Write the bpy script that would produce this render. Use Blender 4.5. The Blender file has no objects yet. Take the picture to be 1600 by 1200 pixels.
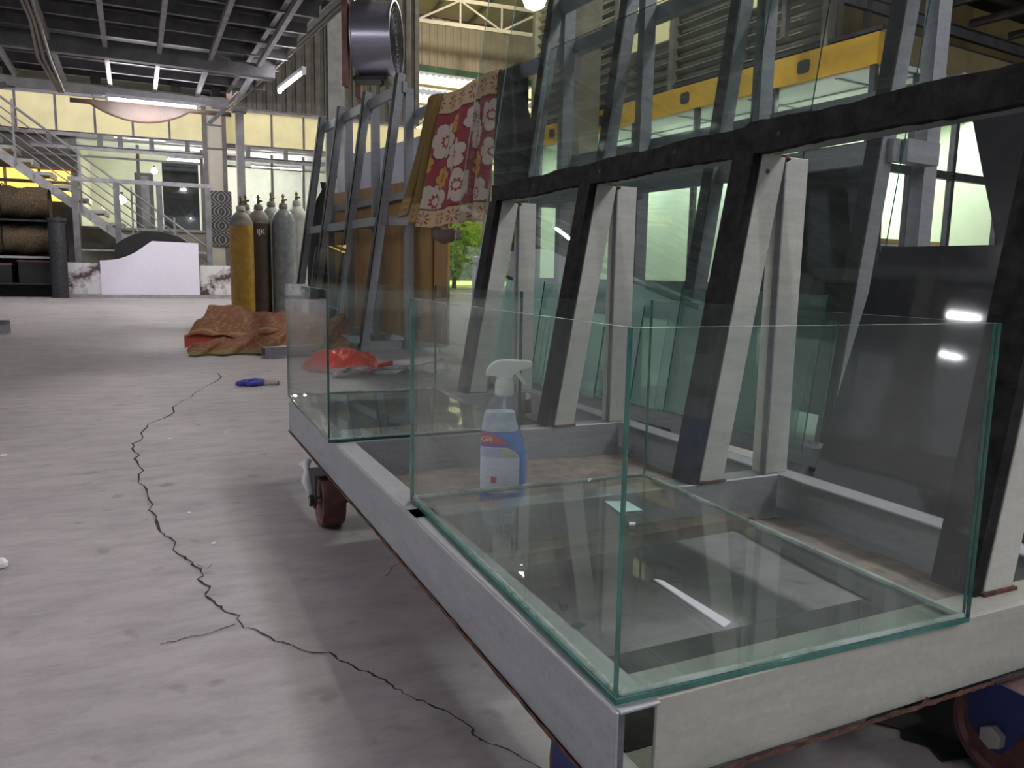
import bpy, math, random
from mathutils import Vector, Matrix
random.seed(7)
SC = bpy.context.scene
COL = SC.collection
R = math.radians

# ------------------------------------------------------------------ camera, world, light, exposure
cam_d = bpy.data.cameras.new('camera'); cam = bpy.data.objects.new('camera', cam_d); COL.objects.link(cam)
cam_d.sensor_width = 36; cam_d.lens = 27.045; cam_d.clip_start = .02; cam_d.clip_end = 300
cam.matrix_world = Matrix(((.9180, .0391, -.3947, 0), (-.3962, .1373, -.9078, 0), (.0187, .9898, .1415, .55), (0, 0, 0, 1)))
SC.camera = cam
W = bpy.data.worlds.new('sky'); SC.world = W; W.use_nodes = True
bg = W.node_tree.nodes['Background']; bg.inputs[0].default_value = (.86, .93, 1, 1); bg.inputs[1].default_value = .31
sun_d = bpy.data.lights.new('sun', 'SUN'); sun_d.energy = 5.5; sun_d.angle = R(1.5); sun_d.color = (1, .93, .78)
sun = bpy.data.objects.new('sun', sun_d); COL.objects.link(sun); sun.rotation_euler = (R(-32), R(14), 0); sun.location = (4, 30, 20)
SC.view_settings.view_transform = 'Standard'; SC.view_settings.look = 'None'
SC.view_settings.gamma = 1; SC.view_settings.use_curve_mapping = False
SC.view_settings.exposure = 0.84
SC.cycles.use_denoising = True
SC.cycles.max_bounces = 12; SC.cycles.transparent_max_bounces = 48; SC.cycles.glossy_bounces = 6
SC.cycles.caustics_reflective = False; SC.cycles.caustics_refractive = False
SC.cycles.sample_clamp_indirect = 4
TUBE_POWER = 130.0      # emission of the tube lamps

# ------------------------------------------------------------------ materials
MT = {}
def nt(name):
    m = bpy.data.materials.new(name); m.use_nodes = True; n = m.node_tree
    n.nodes.clear(); o = n.nodes.new('ShaderNodeOutputMaterial'); MT[name] = m
    return m, n, o
def N(n, typ, **kw):
    d = n.nodes.new(typ)
    for k, v in kw.items():
        if k in d.inputs.keys(): d.inputs[k].default_value = v
        else: setattr(d, k, v)
    return d
def c4(c): return (c[0], c[1], c[2], 1)
def mat(name, col, rough=.6, metal=0., var=.12, scale=9., bump=.0, col2=None, stretch=(1, 1, 1), detail=5., spec=.5, emit=0, trans=0):
    """principled with a noise-driven colour variation"""
    m, n, o = nt(name)
    p = N(n, 'ShaderNodeBsdfPrincipled', Roughness=rough, Metallic=metal)
    p.inputs['Specular IOR Level'].default_value = spec
    tc = N(n, 'ShaderNodeTexCoord'); mp = N(n, 'ShaderNodeMapping'); mp.inputs['Scale'].default_value = stretch
    n.links.new(tc.outputs['Object'], mp.inputs[0])
    no = N(n, 'ShaderNodeTexNoise', Scale=scale, Detail=detail, Roughness=.6); n.links.new(mp.outputs[0], no.inputs['Vector'])
    cr = N(n, 'ShaderNodeValToRGB'); c2 = col2 or tuple(min(1, c * (1 + var)) for c in col); c1 = col if col2 else tuple(c * (1 - var) for c in col)
    cr.color_ramp.elements[0].position = .35; cr.color_ramp.elements[1].position = .65
    cr.color_ramp.elements[0].color = c4(c1); cr.color_ramp.elements[1].color = c4(c2)
    n.links.new(no.outputs['Fac'], cr.inputs[0]); n.links.new(cr.outputs[0], p.inputs['Base Color'])
    if bump:
        b = N(n, 'ShaderNodeBump', Strength=bump, Distance=.01); n.links.new(no.outputs['Fac'], b.inputs['Height']); n.links.new(b.outputs[0], p.inputs['Normal'])
    if emit:
        p.inputs['Emission Strength'].default_value = emit; n.links.new(cr.outputs[0], p.inputs['Emission Color'])
    if trans:
        t = N(n, 'ShaderNodeBsdfTranslucent'); n.links.new(cr.outputs[0], t.inputs[0])
        mx = N(n, 'ShaderNodeMixShader', Fac=trans); n.links.new(p.outputs[0], mx.inputs[1]); n.links.new(t.outputs[0], mx.inputs[2]); n.links.new(mx.outputs[0], o.inputs[0])
    else: n.links.new(p.outputs[0], o.inputs[0])
    return m
def glass(name, tint=(.93, .97, .95), dirt=.03, dirt_col=(.6, .66, .62), ior=1.5, rough=0., dscale=6.):
    m, n, o = nt(name)
    t = N(n, 'ShaderNodeBsdfTransparent', Color=c4(tint)); g = N(n, 'ShaderNodeBsdfGlossy', Roughness=rough)
    d = N(n, 'ShaderNodeBsdfDiffuse', Color=c4(dirt_col))
    tc = N(n, 'ShaderNodeTexCoord'); no = N(n, 'ShaderNodeTexNoise', Scale=dscale, Detail=6., Roughness=.65); n.links.new(tc.outputs['Object'], no.inputs['Vector'])
    mr = N(n, 'ShaderNodeMapRange'); mr.inputs[1].default_value = .38; mr.inputs[2].default_value = .75; mr.inputs[3].default_value = dirt * .35; mr.inputs[4].default_value = dirt * 2.2
    n.links.new(no.outputs['Fac'], mr.inputs[0])
    a = N(n, 'ShaderNodeMixShader'); n.links.new(mr.outputs[0], a.inputs[0]); n.links.new(t.outputs[0], a.inputs[1]); n.links.new(d.outputs[0], a.inputs[2])
    f = N(n, 'ShaderNodeFresnel'); ge = N(n, 'ShaderNodeNewGeometry')
    mi = N(n, 'ShaderNodeMix'); mi.inputs[2].default_value = ior; mi.inputs[3].default_value = 1 / ior; n.links.new(ge.outputs['Backfacing'], mi.inputs[0]); n.links.new(mi.outputs[0], f.inputs['IOR'])
    b = N(n, 'ShaderNodeMixShader'); n.links.new(f.outputs[0], b.inputs[0]); n.links.new(a.outputs[0], b.inputs[1]); n.links.new(g.outputs[0], b.inputs[2])
    n.links.new(b.outputs[0], o.inputs[0]); return m
def emis(name, col, s):
    m, n, o = nt(name); e = N(n, 'ShaderNodeEmission', Color=c4(col), Strength=s); n.links.new(e.outputs[0], o.inputs[0]); return m

def galv(name, col, dark, rough=.5, metal=.35):
    m, n, o = nt(name); p = N(n, 'ShaderNodeBsdfPrincipled', Roughness=rough, Metallic=metal)
    tc = N(n, 'ShaderNodeTexCoord')
    v = N(n, 'ShaderNodeTexVoronoi', Scale=160.); n.links.new(tc.outputs['Object'], v.inputs['Vector'])
    mp = N(n, 'ShaderNodeMapping'); mp.inputs['Scale'].default_value = (1, 1, 5); n.links.new(tc.outputs['Object'], mp.inputs[0])
    no = N(n, 'ShaderNodeTexNoise', Scale=7., Detail=9., Roughness=.72); n.links.new(mp.outputs[0], no.inputs['Vector'])
    mx = N(n, 'ShaderNodeMix', data_type='RGBA'); mx.inputs[0].default_value = .05
    cr = N(n, 'ShaderNodeValToRGB'); cr.color_ramp.elements[0].position = .3; cr.color_ramp.elements[1].position = .7
    cr.color_ramp.elements[0].color = c4(dark); cr.color_ramp.elements[1].color = c4(col)
    n.links.new(no.outputs['Fac'], cr.inputs[0])
    bw = N(n, 'ShaderNodeRGBToBW'); n.links.new(v.outputs['Color'], bw.inputs[0])
    n.links.new(cr.outputs[0], mx.inputs[6]); n.links.new(bw.outputs[0], mx.inputs[7])
    n.links.new(mx.outputs[2], p.inputs['Base Color']); n.links.new(p.outputs[0], o.inputs[0])
    b = N(n, 'ShaderNodeBump', Strength=.06, Distance=.004); n.links.new(no.outputs['Fac'], b.inputs['Height']); n.links.new(b.outputs[0], p.inputs['Normal'])
    return m
galv('galvanised', (.40, .41, .43), (.29, .30, .32))
galv('galvanised_pale', (.62, .62, .55), (.44, .45, .40), .6, .15)
galv('galvanised_front', (.47, .475, .41), (.34, .35, .30), .6, .15)
galv('rack_paint', (.27, .285, .30), (.185, .20, .21), .5, .2)
mat('rubber', (.017, .016, .016), .85, spec=.2, var=.5, scale=40, bump=.25)
mat('black', (.008, .008, .009), .6, var=.4, scale=20)
mat('rust', (.10, .045, .028), .85, var=.6, scale=60, bump=.4)
mat('rust_wheel', (.115, .045, .038), .6, var=.35, scale=30, bump=.15)
mat('blue_steel', (.012, .02, .11), .4, var=.3, scale=20)
mat('dark_iron', (.035, .036, .04), .55, .3, var=.4, scale=30)
mat('bolt_steel', (.45, .45, .42), .4, .8, var=.2)
mat('white_paint', (.72, .70, .78), .45, var=.03)
mat('rag', (.72, .72, .78), .9, var=.1, scale=30)
mat('ply', (.33, .20, .075), .7, var=.18, scale=4, stretch=(6, 6, .6))
mat('tan_board', (.36, .22, .09), .7, var=.1, scale=5, stretch=(3, 3, 1))
mat('white_board', (.62, .62, .72), .5, var=.04)
mat('joist_paint', (.20, .20, .21), .55, var=.25, scale=5)
mat('strip_steel', (.36, .35, .36), .5, .2, var=.2, scale=8)
mat('strip_light', (.48, .47, .47), .5, .1, var=.15, scale=8)
mat('deck_dark', (.036, .038, .046), .7, var=.3, scale=4)
mat('deck_warm', (.055, .057, .052), .7, var=.3, scale=4)
mat('corrugated', (.14, .13, .12), .6, .2, var=.25, scale=4)
mat('tan_wall', (.42, .36, .25), .7, var=.08, scale=2)
mat('tan_steel', (.36, .31, .22), .6, var=.08)
mat('green_trim', (.05, .12, .05), .5)
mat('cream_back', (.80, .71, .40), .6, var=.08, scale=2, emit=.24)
mat('orange_window', (1.0, .60, .12), .5, var=.25, scale=5, emit=1.0)
mat('office_wall', (.62, .64, .52), .7, var=.08, scale=2)
mat('beige_wall', (.37, .35, .28), .7, var=.1, scale=3)
mat('column_cream', (.58, .53, .45), .7, var=.06, scale=3)
mat('column_grey', (.16, .15, .14), .6, var=.15)
mat('straw', (.10, .072, .042), .95, var=.6, scale=45, bump=.6)
mat('lavender_gloss', (.86, .83, .95), .3, var=.015)
mat('yellow_paint', (.66, .40, .035), .5, var=.1, scale=4)
mat('olive_paint', (.22, .18, .09), .6, var=.15, scale=3)
mat('room_white', (.82, .85, .84), .6, var=.02)
mat('pale_green', (.57, .66, .50), .6, var=.03, scale=2)
mat('louvre', (.17, .17, .13), .6, var=.2, scale=4)
mat('mullion', (.07, .075, .08), .5, .2, var=.2)
mat('concrete_col', (.20, .18, .15), .8, var=.15, scale=4)
mat('cyl_yellow', (.36, .20, .02), .5, var=.2, scale=12, bump=.1)
mat('cyl_brown', (.085, .055, .045), .55, var=.2, scale=12, bump=.1)
mat('cyl_grey', (.23, .245, .26), .45, .1, var=.25, scale=10, bump=.1)
mat('cyl_green', (.30, .33, .28), .5, var=.2, scale=10)
mat('cyl_white', (.48, .48, .46), .5, var=.2, scale=10)
mat('cyl_shoulder', (.22, .20, .18), .6, var=.3, scale=14)
mat('brass', (.16, .115, .06), .4, .8, var=.3, scale=30)
mat('fan_steel', (.40, .39, .48), .28, .7, var=.12, scale=3, stretch=(1, 1, 6))
mat('red_iron', (.22, .10, .085), .6, var=.3, scale=8)
mat('olive_rug', (.23, .165, .06), .95, var=.25, scale=60, bump=.3)
mat('red_plastic', (.80, .075, .045), .35, var=.1, scale=14, bump=.2)
mat('clear_plastic', (.62, .64, .66), .25, var=.1, scale=14)
mat('glove_blue', (.045, .05, .33), .6, var=.2, scale=20)
mat('glove_cuff', (.34, .31, .25), .9, var=.15, scale=40)
mat('wood', (.16, .12, .075), .85, var=.35, scale=14, stretch=(1, 12, 1))
mat('dust_board', (.21, .175, .14), .9, var=.3, scale=30, bump=.4)
mat('slab_dark', (.046, .049, .050), .05, var=.3, scale=3, spec=.6)
mat('trigger_plastic', (.88, .92, .87), .35, var=.03, trans=.25)
mat('blue_liquid', (.002, .24, .80), .15, var=.06, trans=.15)
mat('foam', (.72, .80, .92), .5, var=.2, scale=50, trans=.3)
mat('label_paper', (.78, .82, .95), .45, var=.05, scale=60, stretch=(1, 1, 30))
mat('label_print', (.46, .54, .82), .45, var=.1)
mat('label_green', (.45, .55, .40), .45, var=.15, scale=60)
mat('label_red', (.66, .05, .06), .4, var=.05)
mat('label_purple', (.13, .06, .42), .4, var=.05)
mat('text_white', (.85, .85, .85), .5, var=.0)
mat('leaf', (.34, .55, .05), .6, var=.5, scale=3, trans=.5)
mat('bark', (.12, .08, .05), .9)
mat('grass', (.30, .42, .08), .9, var=.3, scale=2)
mat('canopy_sheet', (.95, .84, .56), .6, var=.05, scale=2, trans=.7)
mat('paper', (.75, .75, .75), .7, var=.05)
mat('pale_cyan', (.55, .82, .76), .4, var=.03)
mat('cable', (.30, .28, .24), .7)
mat('copper_brown', (.055, .032, .02), .5, var=.3, scale=3)
mat('arch_wood', (.13, .085, .065), .6, var=.2)
mat('silver_tape', (.45, .45, .44), .35, .4, var=.4, scale=50, bump=.3)
mat('edge_green', (.010, .075, .055), .12, var=.25, scale=20, spec=.6)
mat('edge_pale', (.42, .55, .50), .15, var=.2, scale=20, spec=.6)
mat('edge_teal', (.035, .16, .13), .12, var=.25, scale=20, spec=.6)
glass('clear_glass', (.97, .985, .978), .010)
glass('tank_glass', (.968, .986, .978), .006, (.60, .68, .64), 1.38)
glass('tank_floor_glass', (.93, .97, .955), .045, (.50, .60, .55))
glass('sheet_glass', (.945, .965, .955), .016, (.5, .54, .54), dscale=3.)
glass('offcut_glass', (.80, .90, .86), .11, (.34, .50, .44))
glass('bottle_clear', (.96, .98, 1.0), .07, (.75, .85, .95))
mat('red_fold', (.52, .10, .06), .8, var=.15, scale=20)
glass('film_clear', (.88, .9, .9), .34, (.75, .78, .8), 1.45, .12)
emis('tube_light', (1, .96, 1), TUBE_POWER)
emis('bulb_warm', (1, .92, .62), 24)
emis('bulb_white', (.92, 1, .95), 22)

def floor_material():
    m, n, o = nt('concrete_floor'); p = N(n, 'ShaderNodeBsdfPrincipled')
    tc = N(n, 'ShaderNodeTexCoord')
    def noise(s, d=6., r=.6, vec=None):
        x = N(n, 'ShaderNodeTexNoise', Scale=s, Detail=d, Roughness=r); n.links.new(vec or tc.outputs['Object'], x.inputs['Vector']); return x.outputs['Fac']
    def ramp(f, a, b, c1, c2):
        x = N(n, 'ShaderNodeValToRGB'); e = x.color_ramp.elements; e[0].position = a; e[1].position = b; e[0].color = c4(c1); e[1].color = c4(c2); n.links.new(f, x.inputs[0]); return x.outputs[0]
    def mix(t, f, a, b):
        x = N(n, 'ShaderNodeMix', data_type='RGBA', blend_type=t)
        if isinstance(f, float): x.inputs[0].default_value = f
        else: n.links.new(f, x.inputs[0])
        n.links.new(a, x.inputs[6]); n.links.new(b, x.inputs[7]); return x.outputs[2]
    base = ramp(noise(1.1), .3, .7, (.345, .315, .325), (.45, .415, .42))
    mp = N(n, 'ShaderNodeMapping'); mp.inputs['Scale'].default_value = (1, 2.4, 1); mp.inputs['Rotation'].default_value = (0, 0, .4); n.links.new(tc.outputs['Object'], mp.inputs[0])
    st = ramp(noise(7., 9., .7, mp.outputs[0]), .42, .72, (1, 1, 1), (.70, .69, .69))
    sp = ramp(noise(15., 2., .4), .66, .74, (1, 1, 1), (.66, .65, .66))
    fine = ramp(noise(140., 3., .6), .2, .9, (.93, .93, .93), (1.05, 1.05, 1.05))
    c = mix('MULTIPLY', 1., base, st); c = mix('MULTIPLY', .8, c, sp); c = mix('MULTIPLY', 1., c, fine)
    n.links.new(c, p.inputs['Base Color'])
    rr = N(n, 'ShaderNodeMapRange'); rr.inputs[3].default_value = .42; rr.inputs[4].default_value = .72; n.links.new(noise(3.), rr.inputs[0]); n.links.new(rr.outputs[0], p.inputs['Roughness'])
    b = N(n, 'ShaderNodeBump', Strength=.12, Distance=.004); n.links.new(noise(60., 6.), b.inputs['Height']); n.links.new(b.outputs[0], p.inputs['Normal'])
    n.links.new(p.outputs[0], o.inputs[0]); return m
floor_material()
def marble():
    m, n, o = nt('marble'); p = N(n, 'ShaderNodeBsdfPrincipled', Roughness=.25); tc = N(n, 'ShaderNodeTexCoord')
    w = N(n, 'ShaderNodeTexNoise', Scale=4.2, Detail=9., Roughness=.68); n.links.new(tc.outputs['Object'], w.inputs['Vector'])
    cr = N(n, 'ShaderNodeValToRGB'); e = cr.color_ramp.elements; e[0].position = .42; e[0].color = (.10, .06, .06, 1); e[1].position = .57; e[1].color = (.72, .72, .73, 1)
    x = e.new(.48); x.color = (.40, .36, .36, 1)
    sx = N(n, 'ShaderNodeSeparateXYZ'); n.links.new(tc.outputs['Object'], sx.inputs[0])
    # veins keep to a diagonal band of the slab
    ma = N(n, 'ShaderNodeMath', operation='MULTIPLY'); ma.inputs[1].default_value = .8; n.links.new(sx.outputs[0], ma.inputs[0])
    mb = N(n, 'ShaderNodeMath', operation='SUBTRACT'); n.links.new(sx.outputs[2], mb.inputs[0]); n.links.new(ma.outputs[0], mb.inputs[1])
    mc = N(n, 'ShaderNodeMath', operation='ABSOLUTE'); n.links.new(mb.outputs[0], mc.inputs[0])
    mr = N(n, 'ShaderNodeMapRange'); mr.inputs[1].default_value = .0; mr.inputs[2].default_value = .34; mr.inputs[3].default_value = -.09; mr.inputs[4].default_value = .16; n.links.new(mc.outputs[0], mr.inputs[0])
    ad = N(n, 'ShaderNodeMath', operation='ADD'); n.links.new(w.outputs['Fac'], ad.inputs[0]); n.links.new(mr.outputs[0], ad.inputs[1])
    n.links.new(ad.outputs[0], cr.inputs[0]); n.links.new(cr.outputs[0], p.inputs['Base Color']); n.links.new(p.outputs[0], o.inputs[0])
marble()
def vcol(name, rough=.95):
    m, n, o = nt(name); p = N(n, 'ShaderNodeBsdfPrincipled', Roughness=rough); a = N(n, 'ShaderNodeVertexColor'); a.layer_name = 'weave'
    tc = N(n, 'ShaderNodeTexCoord'); no = N(n, 'ShaderNodeTexNoise', Scale=180., Detail=2.); n.links.new(tc.outputs['Object'], no.inputs['Vector'])
    cr = N(n, 'ShaderNodeValToRGB'); cr.color_ramp.elements[0].color = (.75, .75, .75, 1); cr.color_ramp.elements[1].color = (1.15, 1.15, 1.15, 1); n.links.new(no.outputs['Fac'], cr.inputs[0])
    mx = N(n, 'ShaderNodeMix', data_type='RGBA', blend_type='MULTIPLY'); mx.inputs[0].default_value = 1.; n.links.new(a.outputs[0], mx.inputs[6]); n.links.new(cr.outputs[0], mx.inputs[7])
    n.links.new(mx.outputs[2], p.inputs['Base Color'])
    b = N(n, 'ShaderNodeBump', Strength=.3, Distance=.004); n.links.new(no.outputs['Fac'], b.inputs['Height']); n.links.new(b.outputs[0], p.inputs['Normal'])
    n.links.new(p.outputs[0], o.inputs[0]); return m
vcol('woven')
def wave_panel():
    m, n, o = nt('wave_panel'); p = N(n, 'ShaderNodeBsdfPrincipled', Roughness=.5); tc = N(n, 'ShaderNodeTexCoord')
    mp = N(n, 'ShaderNodeMapping'); mp.inputs['Scale'].default_value = (5.5, 1, 3.6); mp.inputs['Location'].default_value = (0, 0, .0); n.links.new(tc.outputs['Object'], mp.inputs[0])
    s = N(n, 'ShaderNodeSeparateXYZ'); n.links.new(mp.outputs[0], s.inputs[0])
    def M(op, a, b=None):
        x = N(n, 'ShaderNodeMath', operation=op)
        for i, v in enumerate((a, b)):
            if v is None: continue
            if isinstance(v, (int, float)): x.inputs[i].default_value = v
            else: n.links.new(v, x.inputs[i])
        return x.outputs[0]
    z = M('MULTIPLY', s.outputs[2], 3.1416); k = M('ABSOLUTE', M('SINE', z)); ax = M('ABSOLUTE', s.outputs[0])
    f = M('SINE', M('MULTIPLY', M('SUBTRACT', ax, M('MULTIPLY', k, .7)), 15.))
    cr = N(n, 'ShaderNodeValToRGB'); cr.color_ramp.elements[0].position = .3; cr.color_ramp.elements[1].position = .6; cr.color_ramp.elements[0].color = (.035, .035, .035, 1); cr.color_ramp.elements[1].color = (.27, .26, .24, 1)
    n.links.new(f, cr.inputs[0]); n.links.new(cr.outputs[0], p.inputs['Base Color']); n.links.new(p.outputs[0], o.inputs[0])
wave_panel()

# ------------------------------------------------------------------ mesh helpers
class MB:
    def __init__(s): s.v = []; s.f = []; s.m = []
    def add(s, vs, fs, mi=0):
        k = len(s.v); s.v += [tuple(v) for v in vs]
        for i, f in enumerate(fs): s.f.append([k + j for j in f]); s.m.append(mi[i] if isinstance(mi, (list, tuple)) else mi)
        return s
    def box(s, x0, x1, y0, y1, z0, z1, mi=0):
        """mi may list six indices: -x +x -y +y -z +z"""
        vs = [(x0, y0, z0), (x1, y0, z0), (x1, y1, z0), (x0, y1, z0), (x0, y0, z1), (x1, y0, z1), (x1, y1, z1), (x0, y1, z1)]
        return s.add(vs, [(0, 4, 7, 3), (1, 2, 6, 5), (0, 1, 5, 4), (2, 3, 7, 6), (0, 3, 2, 1), (4, 5, 6, 7)], mi)
    def bar(s, p0, p1, w, h, up=(0, 0, 1), mi=0, a=0., b=0.):
        """beam from p0 to p1; w across, h along up; a/b shift its centre across and up"""
        p0, p1 = Vector(p0), Vector(p1); d = (p1 - p0).normalized(); u = Vector(up); sd = d.cross(u).normalized(); u = sd.cross(d).normalized()
        vs = []
        for p in (p0, p1):
            for i, j in ((-1, -1), (1, -1), (1, 1), (-1, 1)): vs.append(p + sd * (a + i * w / 2) + u * (b + j * h / 2))
        return s.add(vs, [(0, 1, 2, 3), (7, 6, 5, 4), (0, 4, 5, 1), (1, 5, 6, 2), (2, 6, 7, 3), (3, 7, 4, 0)], mi)
    def channel(s, p0, p1, w, h, t=.004, up=(0, 0, 1), flip=1, mi=0):
        """C section: web height h along up, two flanges of width w on the side flip"""
        s.bar(p0, p1, t, h, up, mi, a=flip * t / 2)
        s.bar(p0, p1, w - t, t, up, mi, a=flip * (w + t) / 2, b=h / 2 - t / 2)
        return s.bar(p0, p1, w - t, t, up, mi, a=flip * (w + t) / 2, b=-h / 2 + t / 2)
    def tube(s, pts, r, n=8, mi=0, cap=True):
        pts = [Vector(p) for p in pts]; rr = r if isinstance(r, (list, tuple)) else [r] * len(pts); k = len(s.v); prev = None
        for i, p in enumerate(pts):
            d = (pts[min(i + 1, len(pts) - 1)] - pts[max(i - 1, 0)]).normalized()
            u = prev or (Vector((0, 0, 1)) if abs(d.z) < .9 else Vector((1, 0, 0)))
            sd = d.cross(u).normalized(); u = sd.cross(d).normalized(); prev = u
            for j in range(n):
                a = 2 * math.pi * j / n; s.v.append(tuple(p + (sd * math.cos(a) + u * math.sin(a)) * rr[i]))
        for i in range(len(pts) - 1):
            for j in range(n): s.f.append([k + i * n + j, k + i * n + (j + 1) % n, k + (i + 1) * n + (j + 1) % n, k + (i + 1) * n + j]); s.m.append(mi)
        if cap:
            s.f.append([k + j for j in range(n)][::-1]); s.m.append(mi); e = k + (len(pts) - 1) * n; s.f.append([e + j for j in range(n)]); s.m.append(mi)
        return s
    def lathe(s, prof, c=(0, 0, 0), n=24, mi=0, sx=1., sy=1.):
        k = len(s.v)
        for r, z in prof:
            for j in range(n): a = 2 * math.pi * j / n; s.v.append((c[0] + r * math.cos(a) * sx, c[1] + r * math.sin(a) * sy, c[2] + z))
        for i in range(len(prof) - 1):
            for j in range(n): s.f.append([k + i * n + j, k + i * n + (j + 1) % n, k + (i + 1) * n + (j + 1) % n, k + (i + 1) * n + j]); s.m.append(mi)
        s.f.append([k + j for j in range(n)][::-1]); s.m.append(mi); e = k + (len(prof) - 1) * n; s.f.append([e + j for j in range(n)]); s.m.append(mi)
        return s
    def prism(s, poly, d0, d1, ax='y', mi=0, side=None):
        """polygon in the plane across axis ax, from d0 to d1"""
        def P(p, d): return {'y': (p[0], d, p[1]), 'x': (d, p[0], p[1]), 'z': (p[0], p[1], d)}[ax]
        n = len(poly); vs = [P(p, d0) for p in poly] + [P(p, d1) for p in poly]
        return s.add(vs, [list(range(n))] + [list(range(2 * n - 1, n - 1, -1))] + [[i, i + n, (i + 1) % n + n, (i + 1) % n] for i in range(n)], [mi, mi] + [mi if side is None else side] * n)
    def grid(s, fn, nu, nv, mi=0):
        k = len(s.v)
        for i in range(nu + 1):
            for j in range(nv + 1): s.v.append(tuple(fn(i / nu, j / nv)))
        for i in range(nu):
            for j in range(nv): a = k + i * (nv + 1) + j; s.f.append([a, a + nv + 1, a + nv + 2, a + 1]); s.m.append(mi)
        return s
    def xf(s, M): s.v = [tuple(M @ Vector(v)) for v in s.v]; return s
    def mesh(s, name, mats):
        me = bpy.data.meshes.new(name); me.from_pydata(s.v, [], s.f)
        for m in ([mats] if isinstance(mats, str) else mats): me.materials.append(MT[m])
        me.polygons.foreach_set('material_index', s.m); me.update(); return me
    def build(s, name, mats, parent=None, org=None, smooth=False, bevel=0.):
        if org is not None: s.v = [(v[0] - org[0], v[1] - org[1], v[2] - org[2]) for v in s.v]
        me = s.mesh(name, mats)
        if smooth:
            me.polygons.foreach_set('use_smooth', [True] * len(me.polygons))
            if smooth != 'all': me.set_sharp_from_angle(angle=R(40))
        o = bpy.data.objects.new(name, me); COL.objects.link(o)
        if org is not None: o.location = org
        if parent is not None: o.parent = parent
        if bevel:
            b = o.modifiers.new('soft_edges', 'BEVEL'); b.width = bevel; b.segments = 1; b.limit_method = 'ANGLE'
        return o
def tag(o, label=None, cat=None, group=None, kind=None):
    if label: o['label'] = label
    if cat: o['category'] = cat
    if group: o['group'] = group
    if kind: o['kind'] = kind
    return o
def thing(name, label, cat, loc=(0, 0, 0), rz=0., group=None):
    o = bpy.data.objects.new(name, None); COL.objects.link(o); o.location = loc; o.rotation_euler = (0, 0, R(rz)); o.empty_display_size = .1
    return tag(o, label, cat, group)
def structure(name, loc=(0, 0, 0), rz=0., label=None):
    o = bpy.data.objects.new(name, None); COL.objects.link(o); o.location = loc; o.rotation_euler = (0, 0, R(rz)); o.empty_display_size = .1
    return tag(o, label, kind='structure')
def kids(o): return [c for c in list(COL.objects) if c.parent == o]
def copy_tree(o, parent=None):
    c = o.copy(); COL.objects.link(c); c.parent = parent
    for ch in kids(o): copy_tree(ch, c)
    return c
def like(o, parent, loc=None, rot=None):
    c = o.copy(); COL.objects.link(c); c.parent = parent
    if loc is not None: c.location = loc
    if rot is not None: c.rotation_euler = rot
    return c
def text(body, size, matname, parent, loc, rot, name='lettering', extr=.0004):
    cu = bpy.data.curves.new(name, 'FONT'); cu.body = body; cu.size = size; cu.extrude = extr; cu.align_x = 'CENTER'; cu.align_y = 'CENTER'; cu.materials.append(MT[matname])
    tmp = bpy.data.objects.new('letters_curve', cu); COL.objects.link(tmp); me = bpy.data.meshes.new_from_object(tmp); bpy.data.objects.remove(tmp)
    o = bpy.data.objects.new(name, me); COL.objects.link(o); o.parent = parent; o.location = loc; o.rotation_euler = rot; return o
# camera ray solver: world point of a photograph pixel at height z (used for marks that lie on the floor)
_RM = cam.matrix_world.to_3x3()
def G(px, py, z=0.):
    d = _RM @ Vector((px - 800, 600 - py, -1202.)); t = (z - .55) / d.z; return Vector((0, 0, .55)) + d * t

# ================================================================== THE SETTING
fl = MB().box(-14, 22, -8, 24.6, -.2, 0).build('floor', 'concrete_floor'); tag(fl, 'grey stained concrete floor', kind='structure')
crack_px = [(345, 582), (331, 604), (300, 622), (268, 636), (240, 661), (222, 685), (207, 697), (214, 712), (213, 728), (221, 750), (222, 765), (236, 790), (236, 802), (250, 815), (254, 832), (264, 842), (280, 868), (298, 876), (306, 886), (318, 900), (309, 905), (330, 916), (324, 930), (338, 944), (347, 952), (372, 962), (380, 981), (408, 988), (430, 1002), (455, 1010), (490, 1020), (512, 1022), (537, 1034), (556, 1046), (580, 1054), (600, 1064), (618, 1076), (640, 1090), (660, 1096), (672, 1103), (700, 1112), (722, 1128), (738, 1138), (741, 1150), (757, 1160), (775, 1166), (800, 1176), (826, 1192), (850, 1206)]
def crack(px, w0, w1, name):
    b = MB(); pts = [G(*p) for p in px]; n = len(pts); vs = []
    fine = []
    for i in range(n - 1):
        for k in range(3):
            p = pts[i].lerp(pts[i + 1], k / 3); s = (pts[i + 1] - pts[i]).length * .09
            fine.append(p + Vector((random.uniform(-s, s), random.uniform(-s, s), 0)))
    fine.append(pts[-1]); n = len(fine)
    for i, p in enumerate(fine):
        d = (fine[min(i + 1, n - 1)] - fine[max(i - 1, 0)]).normalized(); sd = Vector((-d.y, d.x, 0)); w = (w0 + (w1 - w0) * i / n) * random.uniform(.35, 1.5)
        vs += [p + sd * w + Vector((0, 0, .0012)), p - sd * w + Vector((0, 0, .0012))]
    b.add(vs, [(2 * i, 2 * i + 1, 2 * i + 3, 2 * i + 2) for i in range(n - 1)])
    return b.build(name, 'crack_dark', fl)
mat('sheet_dark', (.05, .05, .047), .85, var=.35, scale=12, bump=.2)
mat('crack_dark', (.035, .032, .03), .95, var=.4, scale=30)
crack(crack_px, .0026, .0011, 'crack'); 
crack([(372, 975), (330, 990), (285, 1000), (250, 1008)], .0011, .0006, 'crack')
crack([(307, 884), (325, 888), (332, 882)], .001, .0006, 'crack')
crack([(600, 900), (622, 880), (640, 890)], .0008, .0005, 'crack')

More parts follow.
